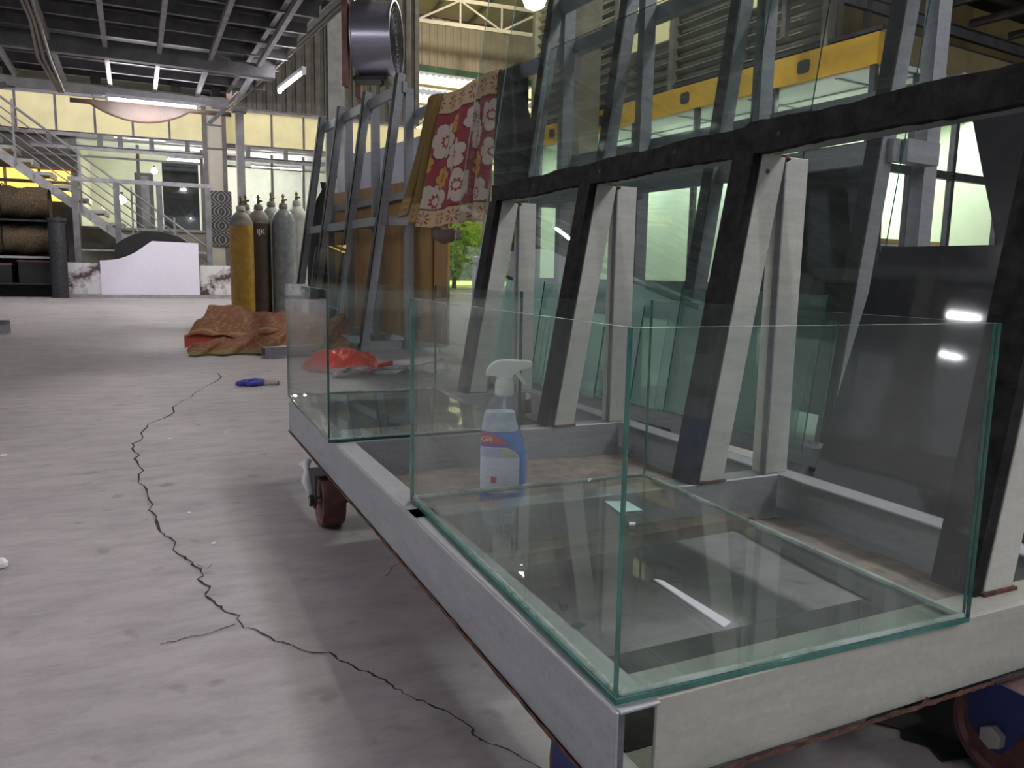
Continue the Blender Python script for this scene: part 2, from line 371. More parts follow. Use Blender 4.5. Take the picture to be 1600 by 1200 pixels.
# ---- mezzanine deck over the left half, joists and cross strips one by one
cl = structure('ceiling', (0, 0, 0), 2.5, 'dark steel mezzanine deck with a grid of grey joists')
MB().box(-12.5, 1.7, -7, 12.0, 3.05, 3.12).build('deck', 'deck_dark', cl)
jm = None
for k in range(-6, 5):
    x = -.203 + .518 * k
    if x > 1.4: continue
    if jm is None: jm = MB().channel((0, -7, 0), (0, 11.7, 0), .045, .06, .005).mesh('joist', 'strip_steel')
    o = bpy.data.objects.new('joist', jm); COL.objects.link(o); o.parent = cl; o.location = (x, 0, 2.86)
sm = MB().bar((-9, 0, 0), (1.68, 0, 0), .05, .10).mesh('cross_strip', 'joist_paint')
y = 2.2
while y < 11.4:
    o = bpy.data.objects.new('cross_strip', sm); COL.objects.link(o); o.parent = cl; o.location = (0, y, 2.975); y += .56
bm_ = MB().bar((-9, 0, 0), (1.55, 0, 0), .10, .14).mesh('cross_beam', 'joist_paint')
for yy, zz in ((9.6, 2.80), (5.6, 2.80)):
    o = bpy.data.objects.new('cross_beam', bm_); COL.objects.link(o); o.parent = cl; o.location = (0, yy, zz)
MB().channel((-9, 11.62, 2.79), (1.25, 11.62, 2.79), .05, .12, .008).build('end_beam', 'strip_light', cl)
MB().channel((-9, 11.75, 3.02), (1.25, 11.75, 3.02), .05, .12, .008).build('upper_end_beam', 'joist_paint', cl)
for x in (-2.3, -1.3, -.35, .6, 1.1): MB().bar((x, 11.70, 2.72), (x, 11.70, 3.0), .12, .03, (0, 1, 0)).build('web_plate', 'joist_paint', cl)
MB().channel((1.66, -6, 2.99), (1.28, 11.7, 2.99), .05, .10, .008, flip=-1).build('edge_beam', 'joist_paint', cl)
for x0, y0, x1, y1 in ((-2.0, 11.55, -1.45, 11.55), (-2.3, 11.4, -1.3, 11.4)):
    MB().bar((x0 - .3, y0, 2.25), (x1, y1, 2.70), .07, .06).build('brace', 'joist_paint', cl)
MB().bar((1.2, 11.5, 2.70), (.98, 11.5, 2.48), .05, .05).build('brace', 'joist_paint', cl)
for i, dx in enumerate((-.05, 0, .06)):
    MB().tube([(-.74 + dx, 6.6, 2.80), (-.73 + dx * .6, 8.6, 2.77), (-.76 + dx, 9.7, 2.68), (-.72 + dx * .5, 11.3, 2.66)], .016, 6).build('conduit', 'cable', cl, smooth=True)
# square post at the deck's end
pst = structure('trim_1', (.87, 11.5, 0), 2.5, 'square steel post carrying the deck end'); MB().box(-.05, .05, -.05, .05, 0, 2.73).build('post', 'joist_paint', pst); MB().box(-.09, .09, -.09, .09, 2.66, 2.73).build('cap_plate', 'joist_paint', pst); MB().box(-.1, .1, -.1, .1, 0, .012).build('foot_plate', 'joist_paint', pst)
# low ceiling beyond the deck and tall roof over the bay
MB().box(-9, 1.35, 12.1, 20.6, 3.95, 4.1).build('ceiling_1', 'deck_dark')['kind'] = 'structure'
rf = MB().box(-14, 22, -8, 23.9, 9.2, 9.4).build('roof', 'deck_warm'); rf['kind'] = 'structure'

# ---- far wall
wf = structure('wall_far', (0, 17.5, 0), 0, 'far wall of glazed office front, clerestory and corrugated sheet')
b = MB(); 
def corr(x0, x1, z0, z1, pitch=.20, d=.035, y=0.):
    m = MB(); x = x0; vs = []; fs = []
    while x < x1 - 1e-6:
        for fx, fy in ((0, 0), (.3, 0), (.4, d), (.9, d)): vs += [(x + fx * pitch, y - fy, z0), (x + fx * pitch, y - fy, z1)]
        x += pitch
    n = len(vs) // 2; m.add(vs, [(2 * i, 2 * i + 2, 2 * i + 3, 2 * i + 1) for i in range(n - 1)]); return m
corr(1.2, 5.1, 3.82, 9.2).build('corrugated_sheet', 'corrugated', wf)
MB().box(-9, 5.1, .05, .10, 3.82, 9.2).build('backing', 'corrugated', wf)
for i in range(16):
    x0 = -5.3 + i * .66
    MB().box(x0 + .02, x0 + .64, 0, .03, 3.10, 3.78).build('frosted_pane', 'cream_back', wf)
    MB().box(x0 - .02, x0 + .02, -.03, .03, 3.08, 3.80).build('mullion', 'joist_paint', wf)
MB().channel((-9, -.05, 3.80), (5.1, -.05, 3.80), .06, .07, .008).build('top_rail', 'strip_steel', wf)
MB().channel((-9, -.05, 3.06), (5.1, -.05, 3.06), .06, .09, .008).build('sill_rail', 'strip_steel', wf)
MB().channel((-2.4, -.35, 2.78), (3.0, -.35, 2.78), .06, .09, .008).build('lower_rail', 'strip_steel', wf)
MB().bar((-2.4, -.36, 2.62), (3.0, -.36, 2.62), .03, .035).build('lower_rail', 'joist_paint', wf)
for x in (-2.1, -1.25, -.9, -.35, .3, 1.45, 2.2): MB().bar((x, -.32, 2.78), (x, -.32, 3.06), .09, .05, (0, 1, 0)).build('rail_bracket', 'joist_paint', wf)
MB().box(-1.75, .55, -.33, -.325, 2.83, 3.02).build('fence_pane', 'clear_glass', wf)
MB().box(-1.75, .62, -.02, .08, 0, 1.28).build('base_wall', 'beige_wall', wf)
MB().box(1.0, 5.1, -.02, .08, 0, 1.55).build('base_wall', 'beige_wall', wf)
MB().bar((-1.75, -.05, 1.30), (.62, -.05, 1.30), .06, .05).build('window_sill', 'strip_steel', wf)
for x in (-1.72, -.62, .56): MB().box(x - .03, x + .03, -.03, .04, 1.28, 2.95).build('mullion', 'column_grey', wf)
for x in (1.35, 1.95, 2.6, 3.3, 4.1, 5.0): MB().box(x - .025, x + .025, -.03, .04, 1.55, 2.95).build('mullion', 'column_grey', wf)
for x0, x1, z0 in ((-1.69, -.65, 1.31), (-.59, .53, 1.31), (1.38, 1.92, 1.57), (1.98, 2.57, 1.57), (2.63, 3.27, 1.57), (3.33, 4.07, 1.57), (4.13, 4.97, 1.57)):
    MB().box(x0, x1, 0, .008, z0, 2.93).build('pane', 'clear_glass', wf)
MB().box(-.70, -.36, .03, .07, 1.30, 2.42).build('frame', 'column_grey', wf); MB().box(-.62, -.44, .02, .03, 1.36, 2.36).build('panel', 'strip_steel', wf)
MB().box(-.19, .49, .015, .06, 1.30, 2.66).build('dark_panel', 'slab_dark', wf)
# office behind the glass
MB().box(-9, 5.1, 2.6, 2.7, 0, 3.9).build('office_back_wall', 'office_wall', wf)
MB().box(-1.75, -1.68, .1, 2.6, 0, 3.9).build('office_side_wall', 'office_wall', wf)
MB().box(5.05, 5.1, .1, 2.6, 0, 3.9).build('office_side_wall', 'office_wall', wf)
MB().box(-1.7, 5.1, .1, 2.6, 3.0, 3.05).build('office_ceiling', 'room_white', wf)
MB().box(-9, 5.1, .1, 2.6, .9, .95).build('office_floor', 'beige_wall', wf)
# column
c1 = structure('trim_2', (.80, 17.05, 0), 0, 'cream boxed column with grey corner angles')
MB().box(-.15, .15, -.11, .11, 0, 3.9).build('shaft', 'column_cream', c1)
for x in (-.18, .18): MB().box(x - .04, x + .04, -.14, .14, 0, 3.92).build('corner_angle', 'column_grey', c1)
for z in (1.45, 2.9, 3.35): MB().box(-.15, .15, -.135, -.11, z, z + .03).build('cross_strap', 'column_grey', c1)
# orange lit window at the far left
wl = structure('window_1', (-2.95, 17.5, 0), 0, 'window glowing orange in the far left corner')
for i in range(5):
    for j, (z0, z1) in enumerate(((1.78, 2.10), (2.16, 2.36))):
        MB().box(-1.6 + i * .56, -1.6 + i * .56 + .50, 0, .03, z0, z1).build('pane', 'orange_window', wl)
MB().bar((-1.9, -.03, 2.13), (1.3, -.03, 2.13), .05, .06).build('frame', 'column_grey', wl); MB().bar((-1.9, -.03, 1.74), (1.3, -.03, 1.74), .05, .06).build('frame', 'column_grey', wl)
MB().bar((-1.9, -.03, 2.39), (1.3, -.03, 2.39), .05, .05).build('frame', 'red_iron', wl)
MB().box(-3.5, 1.25, .05, .1, 0, 3.1).build('backing', 'column_grey', wl)
# I column between fan and clerestory
c2 = structure('trim_3', (2.44, 12.9, 0), 0, 'steel I column rising behind the racks')
MB().box(-.13, .13, -.10, -.088, 0, 9.2).build('flange', 'joist_paint', c2); MB().box(-.13, .13, .088, .10, 0, 9.2).build('flange', 'joist_paint', c2); MB().box(-.006, .006, -.09, .09, 0, 9.2).build('web', 'joist_paint', c2)
# side girder running along the deck edge above, red-brown web
gd = structure('trim_4', (1.80, 6.5, 0), 7, 'red brown girder with stiffeners along the deck edge')
MB().box(-.08, .08, -1, 7.6, 3.18, 3.20).build('flange', 'joist_paint', gd); MB().box(-.08, .08, -1, 7.6, 3.62, 3.64).build('flange', 'joist_paint', gd); MB().box(-.006, .006, -1, 7.6, 3.2, 3.62).build('web', 'red_iron', gd)
for i in range(9): MB().box(-.07, -.006, -.8 + i * .95, -.79 + i * .95, 3.2, 3.62).build('stiffener', 'joist_paint', gd)
for dz in (0, .05): MB().tube([(-.16, -2, 2.96 + dz), (-.16, 6.9, 2.96 + dz)], .012, 6).build('cable_pipe', 'cable', gd)

# ---- far gable wall, trusses and the bright canopy outside
wg = structure('wall_gable', (8.2, 24.2, 0), 3.5, 'tan corrugated gable wall above the far opening')
corr(-6, 12, 6.9, 12.0, .26, .04).build('corrugated_sheet', 'tan_wall', wg)
MB().box(-6, 12, -.06, .06, 6.75, 6.92).build('bottom_trim', 'green_trim', wg)
tr = structure('trim_5', (7.6, 20.5, 0), 1, 'tan roof truss under the bay roof')
MB().bar((-4, 0, 7.0), (7, 0, 7.25), .06, .10).build('bottom_chord', 'tan_steel', tr); MB().bar((-4, 0, 7.62), (7, 0, 7.9), .06, .10).build('top_chord', 'tan_steel', tr)
for i in range(9):
    x = -4 + 1.2 * i; MB().bar((x, 0, 7.0 + .023 * (x + 4)), (x, 0, 7.62 + .025 * (x + 4)), .05, .05, (1, 0, 0)).build('strut', 'tan_steel', tr)
    MB().bar((x, 0, 7.0 + .023 * (x + 4) + (.62 if i % 2 else 0)), (x + 1.2, 0, 7.03 + .023 * (x + 4) + (0 if i % 2 else .62)), .05, .05).build('diagonal', 'tan_steel', tr)
rp = structure('ceiling_2', (7.6, 20.6, 0), 1, 'pale roof sheets with rafters above the truss')
MB().box(-5, 8, -1.5, 3.4, 8.35, 8.40).build('roof_sheet', 'tan_wall', rp)
for i in range(8): MB().bar((-4.5 + i * 1.3, -1.5, 8.28), (-4.0 + i * 1.3, 3.4, 8.28), .07, .12).build('rafter', 'column_grey', rp)
cp = structure('ceiling_3', (9, 24.5, 0), 3.5, 'sunlit translucent corrugated canopy outside the far opening')
for k in range(7):
    m = MB(); vs = []; x = -6.
    while x < 12: vs += [(x, k * 2.1, 6.75 - k * .12), (x, k * 2.1 + 2.25, 6.75 - k * .12 + .1)]; vs += [(x + .1, k * 2.1, 6.68 - k * .12), (x + .1, k * 2.1 + 2.25, 6.68 - k * .12 + .1)]; x += .2
    m.add(vs, [(2 * i, 2 * i + 1, 2 * i + 3, 2 * i + 2) for i in range(len(vs) // 2 - 1)]); m.build('canopy_sheet', 'canopy_sheet', cp)
    MB().bar((-6, k * 2.1 + .3, 6.45 - k * .12), (12, k * 2.1 + .3, 6.45 - k * .12), .06, .08).build('purlin', 'tan_steel', cp)
for x in (-1.7, -.3, 1.2, 2.8): MB().bar((x, .3, 6.2), (x, 14.5, 5.4), .05, .07).build('rafter', 'tan_steel', cp)
gr = MB().box(-10, 40, 24.6, 80, -.25, -.03).build('ground', 'grass'); gr['kind'] = 'structure'
MB().box(-10, 45, 62, 62.5, -.1, 9).build('wall_outside', 'tan_wall')['kind'] = 'structure'
def bush(x, y, h, r, n, label):
    t = thing('leafy_bush', label, 'bush', (x, y, 0), 0, 'sunlit bushes outside the far opening')
    b = MB()
    for i in range(n):
        u = random.random() ** .5 * r; a = random.uniform(0, 6.28); z = h * (.12 + .85 * random.random()); u *= math.sin(min(1, z / h) * 2.6 + .45)
        c = Vector((u * math.cos(a), u * math.sin(a), z)); d = Vector((random.gauss(0, 1), random.gauss(0, 1), random.gauss(0, .6))).normalized(); e = d.orthogonal().normalized(); l = .16
        b.add([c - d * l, c + e * l * .5, c + d * l, c - e * l * .5], [(0, 1, 2, 3)])
    b.build('foliage', 'leaf', t); MB().tube([(0, 0, 0), (.05, 0, h * .4), (0, .05, h * .8)], [.09, .06, .02], 8).build('stem', 'bark', t)
bush(9.2, 26.6, 3.0, 1.25, 1500, 'rounded sunlit bush outside, seen right of the hanging rug')
bush(12.4, 27.6, 3.4, 1.5, 1500, 'tall sunlit bush outside, second from the rug')
bush(14.6, 31.5, 4.0, 1.6, 1500, 'sunlit bush furthest right outside the far opening')
bush(6.7, 29.4, 3.0, 1.2, 1200, 'sunlit bush outside, seen between white board and rug')

# ---- glass room on the right
RM = structure('wall_right', (6.23, 5.69, 0), 7.16, 'glazed office box with yellow fascia on the right')
LEN = 6.1
MB().box(-.04, .04, 0, LEN, 2.60, 2.89).build('yellow_fascia', 'yellow_paint', RM)
MB().box(.04, 5, -.04, .04, 2.62, 2.92).build('front_fascia', 'olive_paint', RM)
MB().box(.0, 5, -.07, -.04, 2.58, 2.62).build('front_trim', 'room_white', RM)
for yy in (.85, 2.62, 4.35, 5.6):
    MB().prism([(yy + math.copysign(abs(math.cos(a)) ** .45, math.cos(a)) * .075, 2.745 + math.copysign(abs(math.sin(a)) ** .45, math.sin(a)) * .068) for a in [(i + .5) * math.pi / 8 for i in range(16)]], -.05, -.035, 'x').build('fascia_hole', 'mullion', RM)
MB().box(0, 5, 0, LEN, 2.92, 2.96).build('room_roof', 'deck_dark', RM)
MB().box(.04, 5, .04, LEN, 2.58, 2.61).build('room_ceiling', 'room_white', RM)
for i in range(5): MB().box(.05, 3.6, .5 + i * 1.15, .53 + i * 1.15, 2.565, 2.58).build('ceiling_line', 'strip_steel', RM)
for i in range(3): MB().box(.6 + i * 1.1, .63 + i * 1.1, .05, LEN, 2.565, 2.58).build('ceiling_line', 'strip_steel', RM)
MB().box(3.2, 3.3, 0, LEN, 0, 2.6).build('room_back_wall', 'pale_green', RM)
MB().box(0, 5, LEN - .06, LEN, 0, 2.9).build('room_end_wall', 'pale_green', RM)
MB().box(1.3, 1.36, .9, LEN, 0, 2.6).build('partition', 'pale_green', RM)
MB().box(4.9, 5, 0, LEN, 0, 2.6).build('room_side_wall', 'room_white', RM)
for i in range(6):
    yy = .05 + i * 1.19
    MB().box(-.03, .03, yy - .03, yy + .03, 0, 2.6).build('mullion', 'mullion', RM)
    if i < 5:
        MB().box(-.004, .004, yy + .04, yy + 1.15, .5, 2.58).build('pane', 'clear_glass', RM)
MB().box(-.03, .03, 0, LEN, .42, .5).build('transom', 'mullion', RM); MB().box(-.02, .02, 0, LEN, 0, .42).build('kick_panel', 'mullion', RM)
for x in (.62, 1.35, 2.3, 3.3): MB().box(x - .03, x + .03, -.03, .03, 0, 2.6).build('mullion', 'mullion', RM)
MB().box(.04, 5, -.03, .03, 1.62, 1.70).build('transom', 'mullion', RM); MB().box(.04, 5, -.03, .03, 0, .9).build('kick_panel', 'mullion', RM)
for x0, x1 in ((.05, .58), (.66, 1.31), (1.39, 2.26), (2.34, 3.26)):
    for z0, z1 in ((.92, 1.61), (1.71, 2.57)): MB().box(x0, x1, -.004, .004, z0, z1).build('pane', 'clear_glass', RM)
# louvre wall above the fascia
lv = structure('wall_right_upper', (6.23, 5.69, 0), 7.16, 'louvred wall above the yellow fascia')
MB().box(.12, .2, .6, LEN + .2, 2.9, 6.6).build('backing', 'louvre', lv)
lm = MB().bar((0, .62, 0), (0, LEN + .1, 0), .07, .02, (.5, 0, .8)).mesh('louvre_blade', 'louvre')
for i in range(26):
    o = bpy.data.objects.new('louvre_blade', lm); COL.objects.link(o); o.parent = lv; o.location = (.06, 0, 2.98 + i * .135)
for yy in (.6, 1.75, 2.9, 4.05, 5.2, 6.2): MB().box(-.02, .1, yy, yy + .08, 2.9, 6.6).build('frame_post', 'concrete_col', lv)
for yy in (.75, 3.05): MB().box(.02, .11, yy, yy + .9, 3.55, 4.1).build('window_pane', 'cream_back', lv)
pc = structure('trim_6', (5.42, 10.1, 0), 7.16, 'concrete coloured column in front of the yellow fascia')
MB().box(-.17, .17, -.15, .15, 0, 9.2).build('shaft', 'concrete_col', pc); MB().box(-.2, .2, -.17, .17, 0, .3).build('plinth', 'concrete_col', pc)
# dark deck over the right front
dk = structure('ceiling_4', (6.23, 5.69, 0), 7.16, 'dark deck with crossing beams over the right side')
MB().box(-.45, 9.5, -9, 1.0, 3.95, 4.0).build('deck', 'deck_warm', dk)
for i in range(8): MB().bar((-.45 + i * .9, -7.5, 3.75), (-.45 + i * .9, 1.0, 3.75), .06, .09).build('joist', 'column_grey', dk)
for i in range(8): MB().bar((-.45, -6.6 + i * 1.02, 3.86), (8, -6.6 + i * 1.02, 3.86), .05, .08).build('cross_strip', 'column_grey', dk)
MB().channel((-.6, .9, 3.55), (8, .9, 3.55), .06, .14, .01).build('edge_beam', 'joist_paint', dk)
MB().channel((-.2, -1.6, 3.35), (8, -1.6, 3.35), .06, .16, .01).build('edge_beam', 'joist_paint', dk)
MB().box(.9, 1.1, -1.75, -1.5, 3.3, 3.95).build('hanger', 'strip_steel', dk)
MB().box(2.6, 2.8, -1.75, -1.5, 3.3, 3.95).build('hanger', 'strip_steel', dk)
for x in (-.3, 1.0): MB().bar((x, .9, 3.0), (x, .9, 3.6), .06, .06, (1, 0, 0)).build('hanger', 'column_grey', dk)

MB().box(15.6, 15.8, -8, 24.2, 0, 9.2).build('wall_right_outer', 'olive_paint')['kind'] = 'structure'
MB().box(6.3, 15.6, 11.9, 12.1, 2.96, 9.2).build('wall_right_upper_end', 'olive_paint')['kind'] = 'structure'
# ---- lamps
def tube_lamp(a, b, label, group='fluorescent tube lamps', drop=0.):
    a, b = Vector(a), Vector(b); t = thing('tube_lamp', label, 'lamp', a.lerp(b, .5), 0, group); c = a.lerp(b, .5); a, b = a - c, b - c; d = (b - a).normalized()
    MB().bar(a, b, .05, .045, b=.035).build('fitting', 'white_paint', t)
    MB().tube([a + d * .02, b - d * .02], .016, 10).build('tube', 'tube_light', t, smooth=True)
    for e in (a, b - d * .03): MB().bar(e, e + d * .03, .045, .06).build('end_holder', 'white_paint', t)
    if drop:
        for e in (a * .6, b * .6): MB().tube([e + Vector((0, 0, .05)), e + Vector((0, 0, drop))], .003, 5).build('hanging_wire', 'cable', t)
tube_lamp((-.744, 11.5, 2.68), (.362, 11.54, 2.68), 'lit tube lamp under the deck end beam above the stairs')
tube_lamp((1.42, 9.35, 2.78), (1.28, 10.5, 2.78), 'lit tube lamp seen end on at the deck edge beside the fan')
tube_lamp((2.9, 2.3, 3.4), (3.05, 1.1, 3.4), 'tube lamp hung high beside the camera on the right, front one of the row', drop=5.7)
tube_lamp((3.1, .7, 3.4), (3.25, -.5, 3.4), 'tube lamp hung high beside the camera on the right, middle one of the row', drop=5.7)
tube_lamp((2.7, -.7, 3.4), (2.85, -1.9, 3.4), 'tube lamp hung high beside the camera on the right, rear one of the row', drop=5.7)
tube_lamp((3.25, 1.9, 3.4), (3.40, .7, 3.4), 'tube lamp hung high beside the camera on the right, outer one of the row', drop=5.7)
tube_lamp((3.3, -1.6, 3.4), (3.45, -2.8, 3.4), 'tube lamp hung high behind the camera', drop=5.7)
tube_lamp((-2.4, 1.0, 2.70), (-2.45, 2.2, 2.70), 'tube lamp under the deck nearest the camera')
tube_lamp((-3.86, 9.8, 2.70), (-4.55, 10.1, 2.70), 'tube lamp under the far left of the deck, mirrored low in the leaning glass')
tube_lamp((-4.6, 3.6, 2.70), (-4.65, 2.4, 2.70), 'tube lamp under the left middle of the deck')
tube_lamp((-7.32, 5.3, 2.70), (-7.40, 4.8, 2.70), 'short tube lamp under the far left deck side')
tube_lamp((-10.0, 6.65, 2.70), (-10.3, 6.1, 2.70), 'short tube lamp under the leftmost deck edge, far one', 'far left short tube lamps')
tube_lamp((-10.0, 5.62, 2.70), (-10.4, 5.4, 2.70), 'short tube lamp under the leftmost deck edge, near one', 'far left short tube lamps')
tube_lamp((.7, -1.5, 2.70), (.65, -2.7, 2.70), 'tube lamp under the deck behind the camera, right')
tube_lamp((-2.6, 13.6, 3.85), (-1.4, 13.6, 3.85), 'added unseen tube lamp under the low ceiling beyond the deck, left')  # added lamp, out of view, brightens the far left corner
tube_lamp((-1.3, 12.5, 3.7), (-.1, 12.5, 3.7), 'added unseen tube lamp just beyond the deck end, above the curved sheet', drop=.27)  # added lamp hidden behind the deck, brightens the white headboard
tube_lamp((-.6, 14.2, 3.85), (.6, 14.2, 3.85), 'added unseen tube lamp under the low ceiling beyond the deck, right')  # added lamp, out of view, more light on the far panels
tube_lamp((-.1, 18.3, 2.82), (1.1, 18.3, 2.82), 'tube lamp inside the far office behind the column')
tube_lamp((1.6, 18.6, 2.82), (2.8, 18.6, 2.82), 'tube lamp inside the far office right of the column')
fd = thing('fill_lamp', 'added unseen fill lamp high in the tall bay before the truss', 'lamp', (8.3, 16.8, 8.3)); MB().lathe([(.06, .22), (.10, .16), (.26, -.10), (.28, -.12), (.25, -.10), (.09, .12)], n=20).build('fill_lamp_shade', 'dark_iron', fd, smooth=True); MB().tube([(0, 0, .2), (0, 0, .9)], .012, 6).build('hanging_rod', 'cable', fd)  # added fill lamp, out of view, brightens the gable and tall bay
fdl = bpy.data.lights.new('fill_light', 'POINT'); fdl.energy = 750; fdl.shadow_soft_size = .2; fdl.color = (1, .95, .84); fdo = bpy.data.objects.new('fill_light', fdl); COL.objects.link(fdo); fdo.parent = fd; fdo.location = (0, 0, -.2)
fd2 = copy_tree(fd); fd2.location = (4.3, 6.6, 7.2); fd2['label'] = 'added unseen fill lamp high above the racks in the tall bay'; fd['group'] = fd2['group'] = 'added fill lamps in the tall bay'  # second added fill lamp, out of view, lifts louvre wall and racks
for c in kids(fd2):
    if c.type == 'LIGHT': c.data = c.data.copy(); c.data.energy = 420
hb = thing('hanging_bulb', 'round warm lamp hanging high in the tall bay', 'lamp', (5.05, 11.05, 4.65)); MB().lathe([(.03, -.2), (.14, -.15), (.2, 0), (.14, .14), (.03, .18)], n=16).build('globe', 'bulb_warm', hb, smooth=True); MB().tube([(0, 0, .14), (0, 0, 4.5)], .006, 6).build('hanging_wire', 'cable', hb); MB().lathe([(.04, .13), (.05, .15), (.03, .22)], n=12).build('holder', 'dark_iron', hb)
def bulb(loc, label, m, r=.07):
    t = thing('round_bulb', label, 'lamp', loc, 0, 'round bulbs'); MB().lathe([(.01, -r), (.7 * r, -.7 * r), (r, 0), (.7 * r, .7 * r), (.25 * r, 1.2 * r)], n=12).build('globe', m, t, smooth=True); MB().lathe([(.3 * r, 1.2 * r), (.3 * r, 1.8 * r)], n=8).build('cap', 'dark_iron', t)
bulb((-1.0, 18.6, 1.95), 'warm bulb in the far office, left one of the pair behind the stair rail', 'bulb_warm', .09)
bulb((-.62, 18.8, 1.92), 'warm bulb in the far office, right one of the pair behind the stair rail', 'bulb_warm', .09)
bulb((-.34, 18.0, 2.52), 'white bulb in the far office beside the dark panel', 'bulb_white', .06)
for i, (x, yv, e) in enumerate(((.7, 1.2, 22), (.7, 3.2, 34), (.7, 5.0, 34), (2.4, 2.4, 60), (3.0, .5, 26))):
    ld = bpy.data.lights.new('ceiling_panel', 'AREA'); ld.size = .9; ld.energy = e; ld.color = (.95, 1, .96); lo = bpy.data.objects.new('ceiling_panel_light', ld); COL.objects.link(lo); lo.parent = RM; lo.location = (x, yv, 2.55)
# ================================================================== THE CART WITH ITS RACK
CART = thing('glass_cart', 'low galvanised steel cart with rubber-faced A-frame rack, carrying the two glass tanks', 'cart', (.312, .495, 0), 1.7)
Z0, Z1 = .12, .20
zc, hh = (Z0 + Z1) / 2, Z1 - Z0
def cart_beam(name, p0, p1, w, flip, m='galvanised'):
    o = MB().channel(p0, p1, w, hh, .004, flip=flip).build(name, m, CART, bevel=.0012)
    return o
cart_beam('side_beam', (0, 0, zc), (0, 1.62, zc), .045, 1)
cart_beam('side_beam', (.736, 0, zc), (.736, 1.62, zc), .045, -1)
cart_beam('end_beam', (.043, .004, zc), (.73, .004, zc), .045, -1, 'galvanised_front')
MB().box(.006, .030, .030, .060, Z0 + .004, Z1 - .004).build('corner_gusset', 'rack_paint', CART)
for yy in (.535, 1.06, 1.575): cart_beam('cross_beam', (.005, yy, zc), (.69, yy, zc), .045, -1)
# rusty lower lips
for a, b, nm in (((-.0015, 0, Z0), (-.0015, 1.62, Z0), 0), ((.043, -.0005, Z0), (.73, -.0005, Z0), 1)):
    m = MB(); n = 90; A, B = Vector(a), Vector(b); vs = []
    for i in range(n + 1):
        p = A.lerp(B, i / n); h_ = .0012 + .003 * random.random() ** 3 + (.006 if random.random() < .05 else 0)
        sd = Vector((0, -1, 0)) if nm else Vector((-1, 0, 0))
        vs += [p + sd * .001 - Vector((0, 0, .002 + .002 * random.random())), p + sd * .001 + Vector((0, 0, h_)), p - sd * .004 - Vector((0, 0, .002))]
    m.add(vs, [(3 * i, 3 * i + 1, 3 * i + 4, 3 * i + 3) for i in range(n)] + [(3 * i + 2, 3 * i, 3 * i + 3, 3 * i + 5) for i in range(n)]).build('rusty_lip', 'rust', CART)
MB().grid(lambda u, v: (.02 + .67 * u, .545 + .50 * v, .128 + .003 * math.sin(17 * u + 9 * v)), 12, 12).build('dusty_tray', 'dust_board', CART)
MB().grid(lambda u, v: (.60 + .09 * u, .02 + .50 * v, .127 + .002 * math.sin(23 * u + 19 * v)), 4, 12).build('dusty_tray', 'dust_board', CART)
MB().box(.046, .690, .048, .205, .1215, .1245).build('bottom_plate', 'sheet_dark', CART)
MB().box(.046, .120, .206, .53, .1215, .1245).build('bottom_plate', 'rack_paint', CART)
MB().bar((.05, .50, .135), (.60, .515, .135), .045, .02).build('timber_strip', 'wood', CART)
st = (.035, .535, 1.06, 1.585)
for k, yy in enumerate(st):
    v = MB().channel((.694, yy + .012, Z1), (.694, yy + .012, .757), .032, .055, .004, up=(1, 0, 0), flip=1).build('vertical_post', 'galvanised_pale', CART, bevel=.001)
    MB().bar((.6645, yy + .013, .2), (.6645, yy + .013, .755), .014, .003, (1, 0, 0)).build('post_lip', 'rack_paint', v)
    l = MB().channel((.537, yy + .0, Z1), (.633, yy + .0, .757), .044, .05, .004, up=(1, 0, 0), flip=1).build('slanted_leg', 'galvanised_pale', CART, bevel=.001)
    MB().bar((.500, yy + .026, Z1), (.596, yy + .026, .757), .050, .018, (1, 0, 0)).build('rubber_strip', 'rubber', l)
    MB().box(.508, .566, yy - .004, yy + .046, Z1, Z1 + .004).build('weld_foot', 'rust', l)
    MB().lathe([(.006, -.004), (.011, 0), (.007, .006)], (.664, yy + .01, .752), 8).build('weld_bead', 'rust', v)
TB = MB().channel((.652, -.05, .78), (.652, 1.62, .78), .044, .044, .004, flip=-1).build('top_beam', 'galvanised', CART)
m = MB(); n = 120; vs = []
for i in range(n + 1):
    y_ = -.05 + 1.67 * i / n; zt = .802 + .002 * math.sin(i * .37) + random.uniform(-.0012, .0012) + (.004 if .52 < y_ < .56 else 0); zb = .756 + .0022 * math.sin(i * .21 + 2) + random.uniform(-.0015, .0015)
    vs += [(.607, y_, zb), (.587, y_, zb), (.587, y_, zt), (.607, y_, zt)]
m.add(vs, [q for i in range(n) for q in ((4 * i + 1, 4 * i + 2, 4 * i + 6, 4 * i + 5), (4 * i + 2, 4 * i + 3, 4 * i + 7, 4 * i + 6), (4 * i, 4 * i + 1, 4 * i + 5, 4 * i + 4))] + [(0, 3, 2, 1), (4 * n, 4 * n + 1, 4 * n + 2, 4 * n + 3)])
m.build('rubber_strip', 'rubber', TB)
for y_, z_ in ((.48, .778), (.50, .722), (1.02, .779), (.75, .785), (1.35, .779)):
    MB().tube([(.5875, y_, z_), (.5855, y_, z_)], .004, 8).build('rivet', 'dark_iron', TB)
